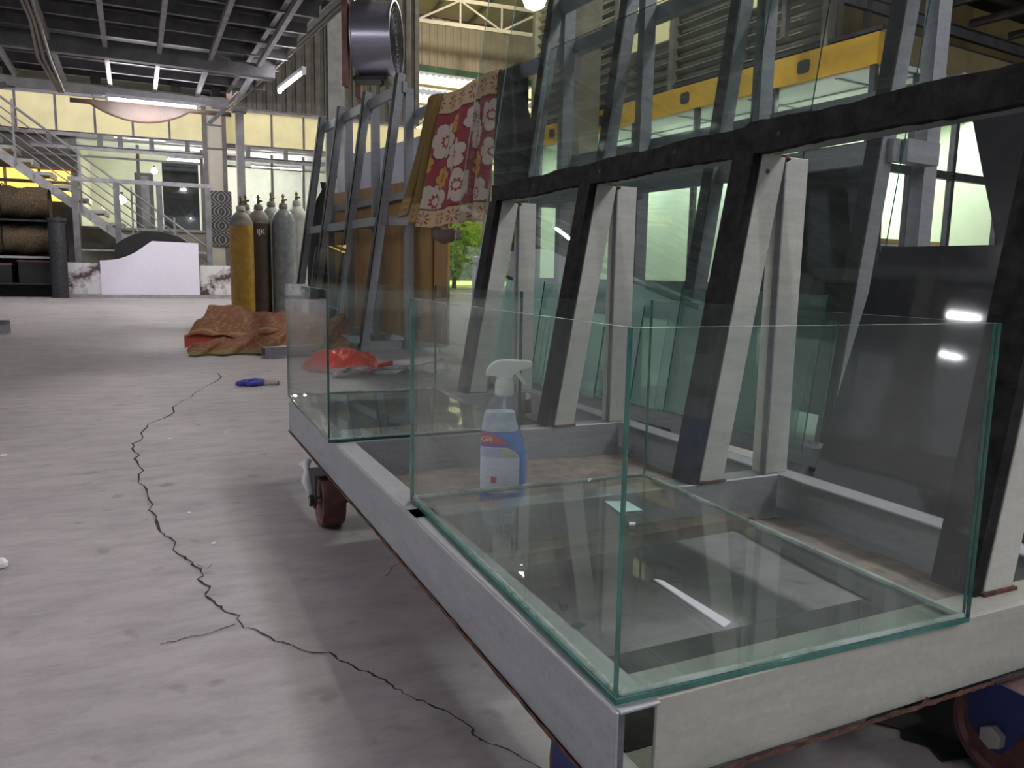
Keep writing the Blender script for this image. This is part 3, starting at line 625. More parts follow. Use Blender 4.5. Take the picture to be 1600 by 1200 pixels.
def caster(loc, name='caster'):
    c = bpy.data.objects.new(name, None); COL.objects.link(c); c.parent = CART; c.location = loc; c.empty_display_size = .05
    prof = [(.020, -.020), (.046, -.019), (.050, -.024), (.056, -.024), (.058, -.020), (.058, .020), (.056, .024), (.050, .024), (.046, .019), (.020, .020)]
    w = MB().lathe(prof, n=36).xf(Matrix.Rotation(R(90), 4, 'Y')).build('wheel', 'rust_wheel', c, smooth=True); w.location = (0, 0, .058)
    MB().tube([(-.044, 0, .058), (.044, 0, .058)], .007, 10).build('axle', 'bolt_steel', c)
    k_ = 1 if loc[1] < .5 else .45
    for s in (-1, 1):
        MB().prism([(-.040 * k_, .118), (.040 * k_, .118), (.030 * k_, .058), (.008, .040), (-.008, .040), (-.020, .058)], s * .031, s * .034, 'x').build('bracket', 'blue_steel' if loc[1] < .5 else 'dark_iron', c)
        MB().lathe([(.013, 0), (.013, .009)], n=6).xf(Matrix.Translation((s * .034, 0, .058)) @ Matrix.Rotation(R(90 * s), 4, 'Y')).build('nut', 'bolt_steel' if loc[1] < .5 else 'dark_iron', c)
    MB().box(-.038, .038, .002 if loc[1] < .05 else -.03, .045, .117, .1195).build('mount_plate', 'dark_iron', c)
    return c
caster((.527, -.006, 0)); caster((.009, 1.150, 0)); caster((.70, 1.40, 0)); caster((.05, .10, 0))
# white rag tied under the side beam
rg = thing('white_rag', 'white rag strip hanging from the cart edge by the far wheel', 'rag', (.258, 1.735, .05))
MB().tube([(0.004, .02, .072), (-.006, .012, .062), (-.004, .004, .05), (-.006, 0, .03), (.001, -.01, .012), (.006, -.012, -.005)], [.006, .010, .007, .013, .012, .004], 7).build('hanging_strip', 'rag', rg, smooth='all')
MB().tube([(.004, .015, .07), (-.012, .02, .06), (-.006, .028, .05)], [.007, .010, .005], 6).build('knot', 'rag', rg, smooth='all')

# ================================================================== GLASS TANKS
def tank(label, x0, x1, y0, y1, z0, z1, edge):
    o = ((x0 + x1) / 2, (y0 + y1) / 2, z0); t = thing('glass_tank', label, 'tank', o); g = .005; T = [('tank_glass'), edge]
    MB().box(x0, x1, y0, y1, z0, z0 + g, [1, 1, 1, 1, 0, 0]).build('bottom_pane', ['tank_floor_glass', edge], t).location = (-o[0], -o[1], -o[2])
    for nm, bx, mi in (('front_pane', (x0, x1, y0, y0 + g), [1, 1, 0, 0, 1, 2]), ('back_pane', (x0, x1, y1 - g, y1), [1, 1, 0, 0, 1, 2]), ('side_pane', (x0, x0 + g, y0 + g + .0006, y1 - g - .0006), [0, 0, 1, 1, 1, 2]), ('side_pane', (x1 - g, x1, y0 + g + .0006, y1 - g - .0006), [0, 0, 1, 1, 1, 2])):
        MB().box(*bx, z0 + g + .0006, z1, mi).build(nm, ['tank_glass', edge, 'edge_pale'], t).location = (-o[0], -o[1], -o[2])
    # silicone bead in the bottom corners
    m = MB(); r = .0035; zz = z0 + g + .001
    for a, b in (((x0 + g, y0 + g), (x1 - g, y0 + g)), ((x1 - g, y0 + g), (x1 - g, y1 - g)), ((x1 - g, y1 - g), (x0 + g, y1 - g)), ((x0 + g, y1 - g), (x0 + g, y0 + g))): m.tube([(a[0], a[1], zz), (b[0], b[1], zz)], r, 5)
    m.build('silicone_bead', 'bead', t).location = (-o[0], -o[1], -o[2])
    return t
glass('bead', (.9, .96, .94), .38, (.75, .85, .8))
T2 = tank('near open glass tank with green edges on the front of the cart', .318, .743, .504, 1.118, .2005, .511, 'edge_teal')
T1 = tank('far open glass tank with a silver patch in its top corner', .272, .703, 1.564, 2.197, .2005, .512, 'edge_green')
MB().prism([(.279, .512), (.33, .512), (.337, .50), (.335, .475), (.322, .462), (.30, .46), (.279, .47)], 2.186, 2.190).build('tape_patch', 'silver_tape', T1).location = (-(.272 + .703) / 2, -(1.564 + 2.197) / 2, -.2005)
# small things on the near tank's floor
cc = MB().prism([tuple(G(945, 783, .208)[:2]), tuple(G(980, 783, .208)[:2]), tuple(G(1004, 797, .208)[:2]), tuple(G(968, 800, .208)[:2])], .2072, .2082, 'z').build('rectangle', 'pale_cyan'); tag(cc, 'small pale cyan card lying on the near tank floor', 'rectangle')  # thin pale cyan quad on the tank floor
ws = MB().prism([tuple(G(1021, 905, .208)[:2]), tuple(G(1036, 908, .208)[:2]), tuple(G(1143, 973, .208)[:2]), tuple(G(1131, 981, .208)[:2])], .2072, .2090, 'z').build('reflection_strip', 'white_paint', bevel=.0004); tag(ws, 'long thin white strip standing in for a tube reflection on the near tank floor', 'strip')  # white strip stands in for a tube lamp mirrored in the tank floor
sc_ = MB().prism([tuple(G(983, 816, .208)[:2]), tuple(G(993, 816, .208)[:2]), tuple(G(993, 820, .208)[:2]), tuple(G(983, 820, .208)[:2])], .2072, .2082, 'z').build('white_bit', 'paper'); tag(sc_, 'tiny white bit on the tank floor below the pale cyan rectangle', 'paper')  # tiny white quad on the tank floor
# glass shards and scraps under the tank on the floor
for i, (px, py, s) in enumerate(((920, 965, .018), (880, 950, .014), (905, 980, .012))):
    p = G(px, py, 0); a0 = random.random() * 6
    s_ = MB().prism([(p.x + s * math.cos(a0 + a) * random.uniform(.6, 1.2), p.y + s * math.sin(a0 + a) * random.uniform(.6, 1.2)) for a in (0, 1.3, 2.6, 4.2)], .0005, .0035, 'z').build('glass_shard', 'edge_teal'); tag(s_, ('largest teal glass shard on the floor under the near tank', 'left teal glass shard on the floor under the near tank', 'smallest teal glass shard on the floor under the near tank')[i], 'shard', 'glass shards under the cart')

# ================================================================== SPRAY BOTTLE
BT = thing('spray_bottle', 'spray bottle of blue glass cleaner with white trigger standing on the cart', 'bottle', (.527, 1.245, .1315), -22)
RING = [(0, -.039, .039, .024), (.006, -.043, .043, .028), (.06, -.044, .044, .030), (.10, -.044, .043, .030), (.122, -.0435, .037, .029), (.145, -.042, .028, .027), (.165, -.038, .0225, .024), (.188, -.030, .0175, .019), (.203, -.019, .015, .014), (.2135, -.0135, .0135, .0128)]
def ring_at(z):
    for a, b in zip(RING, RING[1:]):
        if z <= b[0]:
            f = (z - a[0]) / (b[0] - a[0]); f = f * f * (3 - 2 * f) if b[0] > .1 else f
            return [a[i] + (b[i] - a[i]) * f for i in range(1, 4)]
    return RING[-1][1:]
def loft(z0, z1, n, k, sc=1., seg=28, cap=True):
    m = MB(); vs = []
    for i in range(n + 1):
        z = z0 + (z1 - z0) * i / n; xl, xr, th = ring_at(z); cx, hw = (xl + xr) / 2, (xr - xl) / 2
        for j in range(seg):
            a = 2 * math.pi * j / seg; ca, sa = math.cos(a), math.sin(a); e = .72
            vs.append((cx + math.copysign(abs(ca) ** e, ca) * hw * sc, math.copysign(abs(sa) ** e, sa) * th * sc, z))
    fs = [[i * seg + j, i * seg + (j + 1) % seg, (i + 1) * seg + (j + 1) % seg, (i + 1) * seg + j] for i in range(n) for j in range(seg)]
    if cap: fs += [list(range(seg))[::-1], [n * seg + j for j in range(seg)]]
    return m.add(vs, fs)
def front(x, z):
    xl, xr, th = ring_at(z); cx, hw = (xl + xr) / 2, (xr - xl) / 2; q = min(.999, abs((x - cx) / hw)) ** (1 / .72)
    return -th * math.sqrt(max(0, 1 - q * q)) ** .72
loft(0, .2135, 40, 0).build('bottle_body', 'bottle_clear', BT, smooth=True)
loft(.003, .143, 30, 0, .955).build('blue_liquid', 'blue_liquid', BT, smooth=True)
loft(.1435, .176, 10, 0, .95).build('froth', 'foam', BT, smooth=True)
MB().tube([(0, 0, .18), (.002, 0, .212)], .003, 8).build('dip_tube', 'clear_plastic', BT)
def label_idx(x, z):
    if z < .034 or z > .141 or x < -.0405: return None
    if z < .116:
        r = .0285 if z < .095 else .0285 - (z - .095) ** 2 / .021 * 1.05
        if x > r: return None
        if x > r - .0012 or x < -.0395 or z > .1148: return 5
        if z > .098: return 3 if x > -.004 else 4
        if -.022 < x < -.012 and .052 < z < .064: return 1
        if abs(x + .008) < .0005: return 5
        if int(z / .0012) % 2 == 0 and random.random() < .45: return 4
        return 0
    if z > .118 + (.0 if x < -.03 else 0) and z > .1225 - (x + .0405) * .02 and z < .141 - max(0, (x + .02)) * .75: return 1
    if z < .1245 - (x - .005) * .15 and x < .013 + (.141 - z) * .25 and z < .141 - max(0, x + .02) * .75: return 2
    return None
m = MB(); dx = .001
for i in range(72):
    for j in range(108):
        x, z = -.041 + i * dx, .034 + j * dx; k = label_idx(x + dx / 2, z + dx / 2)
        if k is None: continue
        m.add([(a, front(a, b_) - .0009, b_) for a, b_ in ((x, z), (x + dx, z), (x + dx, z + dx), (x, z + dx))], [(0, 1, 2, 3)], k)
LB = m.build('label', ['label_paper', 'label_red', 'label_purple', 'label_green', 'label_print', 'text_white'], BT)
text('Gift', .0135, 'text_white', LB, (-.0295, front(-.0295, .131) - .0018, .1305), (R(90), 0, R(-14)))
cl_ = MB().lathe([(.0155, .205), (.0165, .207), (.0165, .228), (.0145, .234), (.0135, .238)], n=28).build('collar', 'trigger_plastic', BT, smooth=True)
MB().lathe([(.0168 + .0004 * (i % 2), .208 + i * .0014) for i in range(14)], n=28).build('grip_ribs', 'trigger_plastic', cl_)
hd = [(-.034, .243), (-.033, .2405), (-.018, .240), (-.012, .236), (.012, .236), (.016, .243), (.030, .2515), (.0445, .2545), (.0445, .2665), (.0405, .2675), (.0, .269), (-.014, .267), (-.024, .261), (-.031, .252)]
MB().prism(hd, -.0105, .0105).build('spray_head', 'trigger_plastic', BT, bevel=.003)
MB().prism([(.043, .2565), (.0485, .2565), (.0485, .2655), (.043, .2655)], -.007, .007).build('nozzle', 'trigger_plastic', BT, bevel=.001)
MB().prism([(.018, .246), (.026, .2495), (.030, .2405), (.036, .231), (.0395, .2245), (.0375, .2235), (.030, .229), (.023, .238)], -.006, .006).build('trigger', 'trigger_plastic', BT, bevel=.0015)

# ================================================================== TALL RACKS, RAIL, GLASS SHEETS
def make_rack(label, loc, rz, ys, grp):
    t = thing('glass_rack', label, 'rack', loc, rz, grp); L = ys[-1]
    lx = lambda z: -.34 + .285 * z / 1.89
    for y_ in ys:
        MB().channel((0, y_, 0), (0, y_, 1.80), .04, .06, .004, up=(1, 0, 0), flip=1).build('vertical_post', 'rack_paint', t)
        s = MB().channel((lx(0), y_, .0), (lx(1.89), y_, 1.89), .04, .055, .004, up=(1, 0, 0), flip=1).build('slanted_leg', 'rack_paint', t)
        MB().bar((lx(0) - .0315, y_ + .02, 0.02), (lx(1.89) - .0315, y_ + .02, 1.89), .042, .008, (1, 0, 0)).build('rubber_strip', 'black', s)
        MB().bar((lx(.9) + .03, y_ - .02, .90), (-.03, y_ - .02, .90), .04, .06).build('cross_tie', 'rack_paint', t)
        MB().bar((-.48, y_ + .07, .03), (.32, y_ + .07, .03), .05, .06).build('base_foot', 'rack_paint', t)
    MB().bar((lx(1.84) + .02, -.02, 1.80), (lx(1.84) + .02, L + .04, 1.80), .03, .07).build('top_rail', 'rack_paint', t)
    MB().bar((lx(.9) + .012, -.02, .90), (lx(.9) + .012, L + .04, .90), .03, .06).build('mid_rail', 'rack_paint', t)
    MB().bar((-.43, -.05, .085), (-.43, L + .1, .085), .08, .05).build('base_rail', 'rack_paint', t)
    MB().bar((.045, -.05, 1.10), (.045, L + .05, 1.10), .03, .05).build('rear_rail', 'rack_paint', t)
    return t
RC = make_rack('far empty steel A-frame rack standing behind the gas cylinders', (1.522, 5.357, 0), 7, (0, .655, 1.285, 1.81), 'tall steel A-frame racks')
RB = make_rack('tall steel A-frame rack behind the cart with glass sheets leaning on it', (1.983, 1.60, 0), 7, (0, .62, 1.26, 1.845), 'tall steel A-frame racks')
hr = MB().bar((0.058, -2.3, 1.63), (0.058, .12, 1.63), .05, .06).bar((.058, -4.1, 1.63), (.058, -2.3, 1.63), .05, .06).build('hanging_rail', 'rack_paint', bevel=.002); hr.location = (1.522, 5.357, 0); hr.rotation_euler = (0, 0, R(7)); tag(hr, 'long grey steel rail across both racks, rug hung over it', 'rail')
def sheet(label, y0, y1, z0, z1, off, slope=.160, m='sheet_glass', edge='edge_green', grp='glass sheets leaning on the rack', name='glass_sheet', thick=.005, base=RB):
    """one pane leaning on the slanted legs; local axes of the rack"""
    L = (z1 - z0) / math.cos(math.atan(slope)); o = MB().box(0, thick, y0, y1, 0, L, [0, 0, 1, 2, 1, 1]).build(name, [m, edge, 'edge_pale'])
    o.rotation_euler = (0, math.atan(slope), 0); M = Matrix.Translation(base.location) @ Matrix.Rotation(R(7), 4, 'Z') @ Matrix.Translation((off, 0, z0)) @ Matrix.Rotation(math.atan(slope), 4, 'Y')
    o.matrix_world = M; return tag(o, label, 'glass sheet', grp)
sheet('huge clear glass sheet reaching nearest the camera, green near edge', -.10, 2.13, .112, 2.3, -.405, .151)
sheet('huge clear glass sheet behind the first, far edge by the hung rug', .45, 2.46, .112, 2.2, -.392, .151)
sheet('third clear glass sheet, lower, against the rack legs', .2, 1.7, .112, 1.55, -.418, .151)
no = 0
spots = [(-.02, .55, .33), (.05, .42, .25), (.30, .62, .36), (.45, .9, .40), (.55, 1.1, .42), (.12, .36, .20), (.70, 1.3, .34), (1.0, 1.5, .40), (1.15, 1.75, .36), (1.3, 1.9, .41), (.85, 1.2, .26), (-.06, .22, .40)]
names = ['low', 'small square', 'medium', 'tall', 'widest', 'smallest', 'long', 'far wide', 'farther long', 'farthest', 'short middle', 'narrow nearest']
for i, (a, b_, h_) in enumerate(spots):
    sheet(names[i] + ' green glass offcut in the pile at the rack foot', a, b_, .113, .113 + h_, -.427 - .0105 * i, .145, 'offcut_glass', 'edge_green', 'glass offcuts at the rack foot', 'glass_offcut')
def slab(label, poly, xo, lean):
    o = MB().prism(poly, -.01, .01, 'x').build('dark_slab', 'slab_dark'); o.matrix_world = Matrix.Translation(RB.location) @ Matrix.Rotation(R(7), 4, 'Z') @ Matrix.Translation((xo, 0, .006)) @ Matrix.Rotation(-lean, 4, 'Y')
    return tag(o, label, 'slab', 'dark slabs behind the rack')
slab('long low dark slab leaning on the near end of the rack', [(-1.2, 0), (-.045, 0), (-.13, .633), (-1.2, .633)], -.466, -.150)
slab('tall dark slab behind the low one at the near end of the rack', [(-1.2, 0), (-.60, 0), (-.39, .635), (-.28, .935), (-1.2, .925)], -.440, -.150)
slab('second tall dark slab further along behind the rack', [(.22, 0.07), (.56, 0.07), (.56, .99), (.24, .99)], .15, .03)
MB_ = sheet('small square glass pane propped on the far rack legs', .45, 1.25, .12, .74, -.40, .14, base=RC, grp=None, name='glass_square')
def board(label, m, y0, y1, z1a, z1b, xo, nm):
    o = MB().prism([(y0, .064), (y1, .064), (y1, z1b), (y0, z1a)], 0, .016, 'x').build(nm, m); o.location = RC.location; o.rotation_euler = (0, 0, R(7)); o.location = RC.location + Matrix.Rotation(R(7), 3, 'Z') @ Vector((xo, 0, 0)); return tag(o, label, 'board', 'boards behind the far rack')
board('tan plywood board standing behind the far rack posts', 'tan_board', -.42, 2.1, 1.19, 1.26, .095, 'plywood_board')
board('taller white board standing behind the tan plywood', 'white_board', -.02, 2.0, 1.51, 1.545, .125, 'white_board')
board('narrow tan plywood strip leaning before the far rack boards', 'ply', -.2, .35, .86, .88, .070, 'plywood_board')
bx = MB().prism([(-.62, 0), (-.70, 0), (-.86, .0), (-.90, .62), (-.66, .66)], .16, .19, 'x').build('plastic_board', 'white_board'); bx.location = RC.location; bx.rotation_euler = (0, 0, R(7)); tag(bx, 'white plastic panel standing below the hung rug', 'panel')

# ================================================================== RUGS AND CLOTHS
CR, WH, YE, CM, DK = (.29, .062, .070), (.56, .47, .40), (.52, .29, .08), (.56, .43, .26), (.15, .03, .035)
def flower(x, y, cx, cy, r, n, ph=0.):
    dx_, dy_ = x - cx, y - cy; d = math.hypot(dx_, dy_)
    if d > r * 1.05: return None
    a = math.atan2(dy_, dx_) + ph; e = r * (.70 + .30 * abs(math.cos(a * n / 2)) ** .6)
    if d > e: return None
    if d > e - .0055: return 'rim'
    if d < r * .20: return 'mid'
    if d < r * .32 * (1 + .18 * math.sin(a * 9)): return 'ring'
    return 'petal'
def daisy(x, y, cx, cy, r, n=8):
    dx_, dy_ = x - cx, y - cy; d = math.hypot(dx_, dy_); a = math.atan2(dy_, dx_) * n / 2
    return r * .28 < d < r and abs(math.sin(a)) < .62 * math.sin(min(3.14, (d / r) * 3.0)) + .05
FLW = [(.13, .33, .095, 6, 0, WH), (.30, .44, .085, 6, .4, WH), (.165, .555, .062, 6, .2, YE), (.12, .70, .10, 6, .3, WH), (.37, .63, .085, 6, .7, WH), (.52, .36, .07, 6, .1, WH), (.56, .54, .065, 6, .5, YE), (.60, .70, .08, 6, .9, WH), (.0, .47, .06, 6, .3, YE), (.45, .25, .07, 6, .3, WH), (.68, .27, .075, 6, .3, WH), (.70, .47, .07, 6, 0, WH), (-.02, .62, .05, 6, 0, WH), (.26, .24, .05, 6, 0, YE)]
def rug_col(s, t):
    """s along the rail, t down from the rail (metres)"""
    if t < -.02: return CM
    if t < .155:
        if .006 < t < .030 and True: return CR if abs(t - .018 - .01 * math.sin(s * 14)) < .006 else CM
        for i in range(6):
            if daisy(s, t, .02 + i * .135, .095, .052): return CR
        return CM
    if t < .165: return DK
    if t > .86: return DK
    if t > .755:
        for i in range(5):
            if daisy(s, t, .06 + i * .155, .81, .047): return CR
        return CM
    if t > .745: return DK
    for f in FLW:
        k = flower(s, t, f[0], f[1], f[2] * 1.28, f[3], f[4])
        if k: return {'rim': DK, 'mid': f[5], 'ring': CR, 'petal': f[5]}[k]
    return CR
def woven_grid(fn, colf, nu, nv, name, parent, mname='woven', thick=.006):
    m = MB().grid(fn, nu, nv); me = m.mesh(name, mname); ca = me.color_attributes.new('weave', 'FLOAT_COLOR', 'POINT'); buf = []
    for i in range(nu + 1):
        for j in range(nv + 1): c = colf(i / nu, j / nv); buf += [c[0], c[1], c[2], 1]
    ca.data.foreach_set('color', buf); me.polygons.foreach_set('use_smooth', [True] * len(me.polygons))
    o = bpy.data.objects.new(name, me); COL.objects.link(o); o.parent = parent
    so = o.modifiers.new('thickness', 'SOLIDIFY'); so.thickness = thick; so.offset = 0; return o
HR = thing('floral_rug', 'crimson rug with white flowers draped over the grey rail', 'rug', (1.522, 5.357, 0), 7)
RX = .058
def drape(s, t, y_, hw=.040, top=1.684, flare=0., back=.3):
    """cross section over the rail; t metres measured from the ridge, negative behind"""
    if t < -.05: x, z = RX + hw, top - .03 + (t + .05)
    elif t < .05: a = t / .05 * math.pi / 2; x, z = RX - hw * math.sin(a), top - .03 + .03 * math.cos(a)
    else: q = t - .05; x, z = RX - hw - flare * q, top - .03 - q
    return x, z
def main_fold(u, v):
    s, t = u * .70, -.30 + v * 1.16; y_ = -.50 - s; fall = max(0., t)
    x, z = drape(s, t, y_, flare=.05 + .10 * (1 - u))
    w = max(0, min(1, t * 4)) * (.016 * math.sin(s * 22 + 1) + .010 * math.sin(s * 41))
    crease = math.exp(-((s - .50 - .03 * t) / .022) ** 2) * .06 * max(0, min(1, (t - .10) * 5))
    y_ += -.02 * math.sin(t * 3) * (1 - u) + .11 * fall * (1 - u) ** 1.5
    return (x - w + crease - .02 * fall, y_, z - .012 * math.sin(s * 9))
mf = woven_grid(main_fold, lambda u, v: rug_col(u * .70, -.30 + v * 1.16), 140, 230, 'rug_panel', HR)
for i, (yo, wdt, bx0, bot, fl_) in enumerate(((-.49, .055, -.01, .80, .20), (-.46, .06, -.03, .84, .235), (-.425, .05, -.02, .83, .19))):
    def side(u, v, yo=yo, wdt=wdt, bot=bot, fl_=fl_, i=i):
        t = -.06 + v * (1.664 - bot + .02); a = (u - .5) * math.pi * 1.3; x, z = drape(0, t, 0, hw=.045 + .012 * i, top=1.672 + .006 * i, flare=fl_)
        f = max(0, t)
        return (x - .022 * math.cos(a) - .01 * math.sin(t * 6 + i), yo + wdt * .5 * math.sin(a) + .17 * f + .04 * i * f, z)
    woven_grid(side, lambda u, v: ((.42, .30, .13) if (v > .86 and math.sin(v * 130) + math.sin(u * 14) > -.6) else ((.20, .135, .045) if v < .86 else (.30, .16, .07))), 14, 60, 'olive_fold', HR, thick=.01)
MB().tube([(RX - .14, -.63, .80), (RX - .13, -.72, .775), (RX - .11, -.84, .785)], [.045, .05, .04], 12).build('rolled_end', 'arch_wood', HR, smooth='all')
bkc = thing('black_cloth', 'black cloth draped over the rail beside the rug', 'cloth', (1.522, 5.357, 0), 7)
def bc(u, v):
    t = -.25 + v * 1.05; w = .16 + .22 * max(0, min(1, t * 2.2)) ; y_ = -1.24 - u * w; x, z = drape(0, t, 0, hw=.04, top=1.668, flare=.03)
    return (x - .02 * math.sin(u * 9 + t * 4) * max(0, min(1, t * 4)), y_, z)
m = MB().grid(bc, 20, 50).build('cloth_fall', 'black', bkc, smooth='all'); so = m.modifiers.new('thickness', 'SOLIDIFY'); so.thickness = .006
bs = thing('black_sack', 'black plastic sack standing against the far end of the far rack', 'sack', (1.33, 7.62, 0))
MB().lathe([(.10, .0), (.16, .06), (.18, .35), (.17, .75), (.15, 1.0), (.09, 1.2), (.03, 1.31), (.045, 1.38)], n=18, sx=1.0, sy=.7).build('sack_body', 'black', bs, smooth='all'); MB().tube([(0, 0, 1.32), (.08, .02, 1.42), (.12, .02, 1.44)], .012, 6).build('tie', 'black', bs)
# rug heap on the floor
FR = thing('floor_rug', 'brown and olive rug lying in folds on the concrete floor', 'rug', (.5, 5.45, 0))
def gold(u, v): return (.42, .29, .12) if (math.sin(u * 61 + 3 * math.sin(v * 23)) * math.sin(v * 40 + u * 19) > .72 or abs(v - .12) < .022 or abs(math.sin(u * 9 + v * 3)) < .05) else (.30, .125, .075)
def upf(u, v): return (-.46 + .16 * v + (.95 - .04 * v) * u, -.02 + .42 * v + .02 * math.sin(u * 12), .10 + .19 * v * (1 - .6 * u) + .016 * math.sin(u * 13 + v * 6) + .008 * math.sin(u * 31 - v * 11) + .03 * u)
woven_grid(upf, lambda u, v: gold(u * 1.6, v), 80, 30, 'upper_fold', FR)
MB().grid(lambda u, v: (-.47 + .85 * u, -.045 + .10 * v, .035 + .075 * v + .025 * u + .006 * math.sin(u * 18)), 30, 5).build('red_underfold', 'red_fold', FR, smooth='all')
def lof(u, v):
    amp = .030 * (.35 + u); w = math.sin(u * 34 - v * 5 + .8 * math.sin(u * 9))
    return (-.45 + 1.0 * u + .10 * v * u + .02 * w * v, -.24 + (.16 + .22 * u) * v - .05 * (1 - v) * w, .006 + .19 * u * v + .045 * v * (1 - u) + amp * (1 + w) * (.25 + .75 * v) * .8)
woven_grid(lof, lambda u, v: gold(u * 1.5, v + .3) if v > .25 else (.28, .21, .09), 110, 26, 'lower_fold', FR)
sb = thing('steel_section', 'short hollow steel bar on the floor under the rug heap', 'bar', (.57, 5.12, 0), 20)
for a, b_, c_, d_ in ((-.09, .25, 0, .004), (-.09, .25, .056, .06)): MB().box(a, b_, -.03, .03, c_, d_).build('face', 'galvanised', sb)
for yv in (-.03, .026): MB().box(-.09, .25, yv, yv + .004, .004, .056).build('face', 'galvanised', sb)
# red bag and clear plastic behind the far tank
rb = thing('red_bag', 'crumpled red plastic bag on the floor behind the far tank', 'bag', (.83, 4.30, 0), -12)
def pil(sgn):
    def f(u, v):
        x, y_ = (u - .5) * 2, (v - .5) * 2; e = max(0, (1 - abs(x) ** 2.2)) ** .5 * max(0, (1 - abs(y_) ** 2.4)) ** .5; wr = .012 * math.sin(x * 9 + y_ * 5) + .008 * math.sin(x * 17 - y_ * 13)
        return (x * (.19 + .03 * (1 - abs(y_))), y_ * .15 * (1 - .45 * x * x), .012 + (.10 * e + wr * e if sgn else 0))
    return f
MB().grid(pil(1), 34, 26).grid(pil(0), 34, 26).build('bag_body', 'red_plastic', rb, smooth='all')
MB().grid(lambda u, v: (.18 + .10 * u, (v - .5) * .06 * (1 + u), .02 + .02 * u + .012 * math.sin(v * 12)), 6, 8).build('bag_end', 'red_plastic', rb, smooth='all')
cpx = thing('plastic_film', 'crumpled clear plastic film beside the red bag', 'film', (1.02, 3.98, 0), -8)
def film(u, v): return ((u - .5) * .62, (v - .5) * .20 * (1 - .3 * math.sin(u * 5)), .012 + .03 * abs(math.sin(u * 7 + v * 3)) * abs(math.sin(v * 4 + u * 2)) + .09 * max(0, u - .78) * 3 * v + .010 * math.sin(u * 23 + v * 17) ** 2)
MB().grid(film, 46, 20).build('film_sheet', 'film_clear', cpx, smooth='all')
MB().grid(lambda u, v: (-.29 + .10 * u, -.07 + .09 * v, .02 + .05 * u * (1 - v) + .006 * math.sin(u * 20)), 8, 8).build('film_tuft', 'clear_plastic', cpx, smooth='all')
# blue glove
gv = thing('work_glove', 'blue rubber palm work glove lying on the floor', 'glove', (.345, 3.83, 0), -10)
MB().tube([(.02, 0, .018), (-.02, 0, .020), (-.05, 0, .018)], [.030, .036, .030], 12).xf(Matrix.Diagonal((1, 1, .62, 1))).build('palm', 'glove_blue', gv, smooth='all')
for i, (dy, ln, an) in enumerate(((-.028, .050, .25), (-.010, .062, .08), (.010, .060, -.05), (.028, .046, -.2))):
    MB().tube([(-.045, dy, .013), (-.045 - ln * .6, dy - ln * an * .6, .015), (-.045 - ln, dy - ln * an, .010)], [.011, .010, .006], 8).build('finger', 'glove_blue', gv, smooth='all')
MB().tube([(.0, -.03, .013), (-.03, -.052, .013), (-.055, -.056, .010)], [.013, .012, .007], 8).build('thumb', 'glove_blue', gv, smooth='all')
MB().tube([(.018, 0, .016), (.05, .003, .015), (.085, .004, .014)], [.027, .023, .027], 12).xf(Matrix.Diagonal((1, 1, .58, 1))).build('cuff', 'glove_cuff', gv, smooth='all')
MB().tube([(.083, .004, .009), (.09, .004, .009)], .024, 12).xf(Matrix.Diagonal((1, 1, .6, 1))).build('cuff_hem', 'dark_iron', gv, smooth='all')
# scraps on the left
p = G(2, 888, 0); pb = MB().lathe([(.004, 0), (.011, .004), (.012, .012), (.006, .019)], (p.x, p.y, 0), 7).build('paper_ball', 'paper', org=(p.x, p.y, 0)); tag(pb, 'small white crumpled paper on the floor at the left', 'paper')
p = G(6, 520, 0); sbk = MB().channel((p.x - .25, p.y, .055), (p.x + .05, p.y, .055), .10, .11, .008).build('steel_offcut', 'strip_steel', org=(p.x, p.y, 0)); tag(sbk, 'short grey steel channel offcut at the left edge of the floor', 'offcut')
for i, (px, py, s) in enumerate(((265, 686, .006), (353, 676, .005), (5, 712, .008), (295, 802, .004), (334, 850, .004))):
    p = G(px, py, 0); cchip = MB().prism([(p.x - s, p.y - s * 1.3), (p.x + s, p.y - s), (p.x + s * 1.2, p.y + s), (p.x - s * .6, p.y + s * 1.4)], .0004, .0025, 'z').build('paint_chip', 'paper'); tag(cchip, ('white chip on the floor left of the crack', 'white chip on the floor right of the crack', 'white chip at the left edge of the floor', 'lower white chip beside the crack', 'lowest white chip beside the crack')[i], 'chip', 'white chips on the floor')
bsh = MB().prism([(.775, .645), (.80, .615), (.785, .60), (.80, .575), (.79, .55), (.93, .53), (1.1, .60), (1.0, .72), (.85, .69)], .0008, .003, 'z').build('black_patch', 'black'); tag(bsh, 'jagged black patch on the floor under the cart', 'mat')  # flat black patch with a jagged outline

fm = MB().grid(lambda u, v: (1.10 + .46 * u + .02 * math.sin(v * 17), .15 + 2.9 * v + .05 * math.sin(u * 9), .004 + .003 * math.sin(u * 11 + v * 23)), 10, 40).build('shade_sheet', 'sheet_dark'); tag(fm, 'long dark sheet standing in for shade on the floor between cart and tall rack', 'mat')  # added dark sheet, stands in for the shade on this stretch of floor
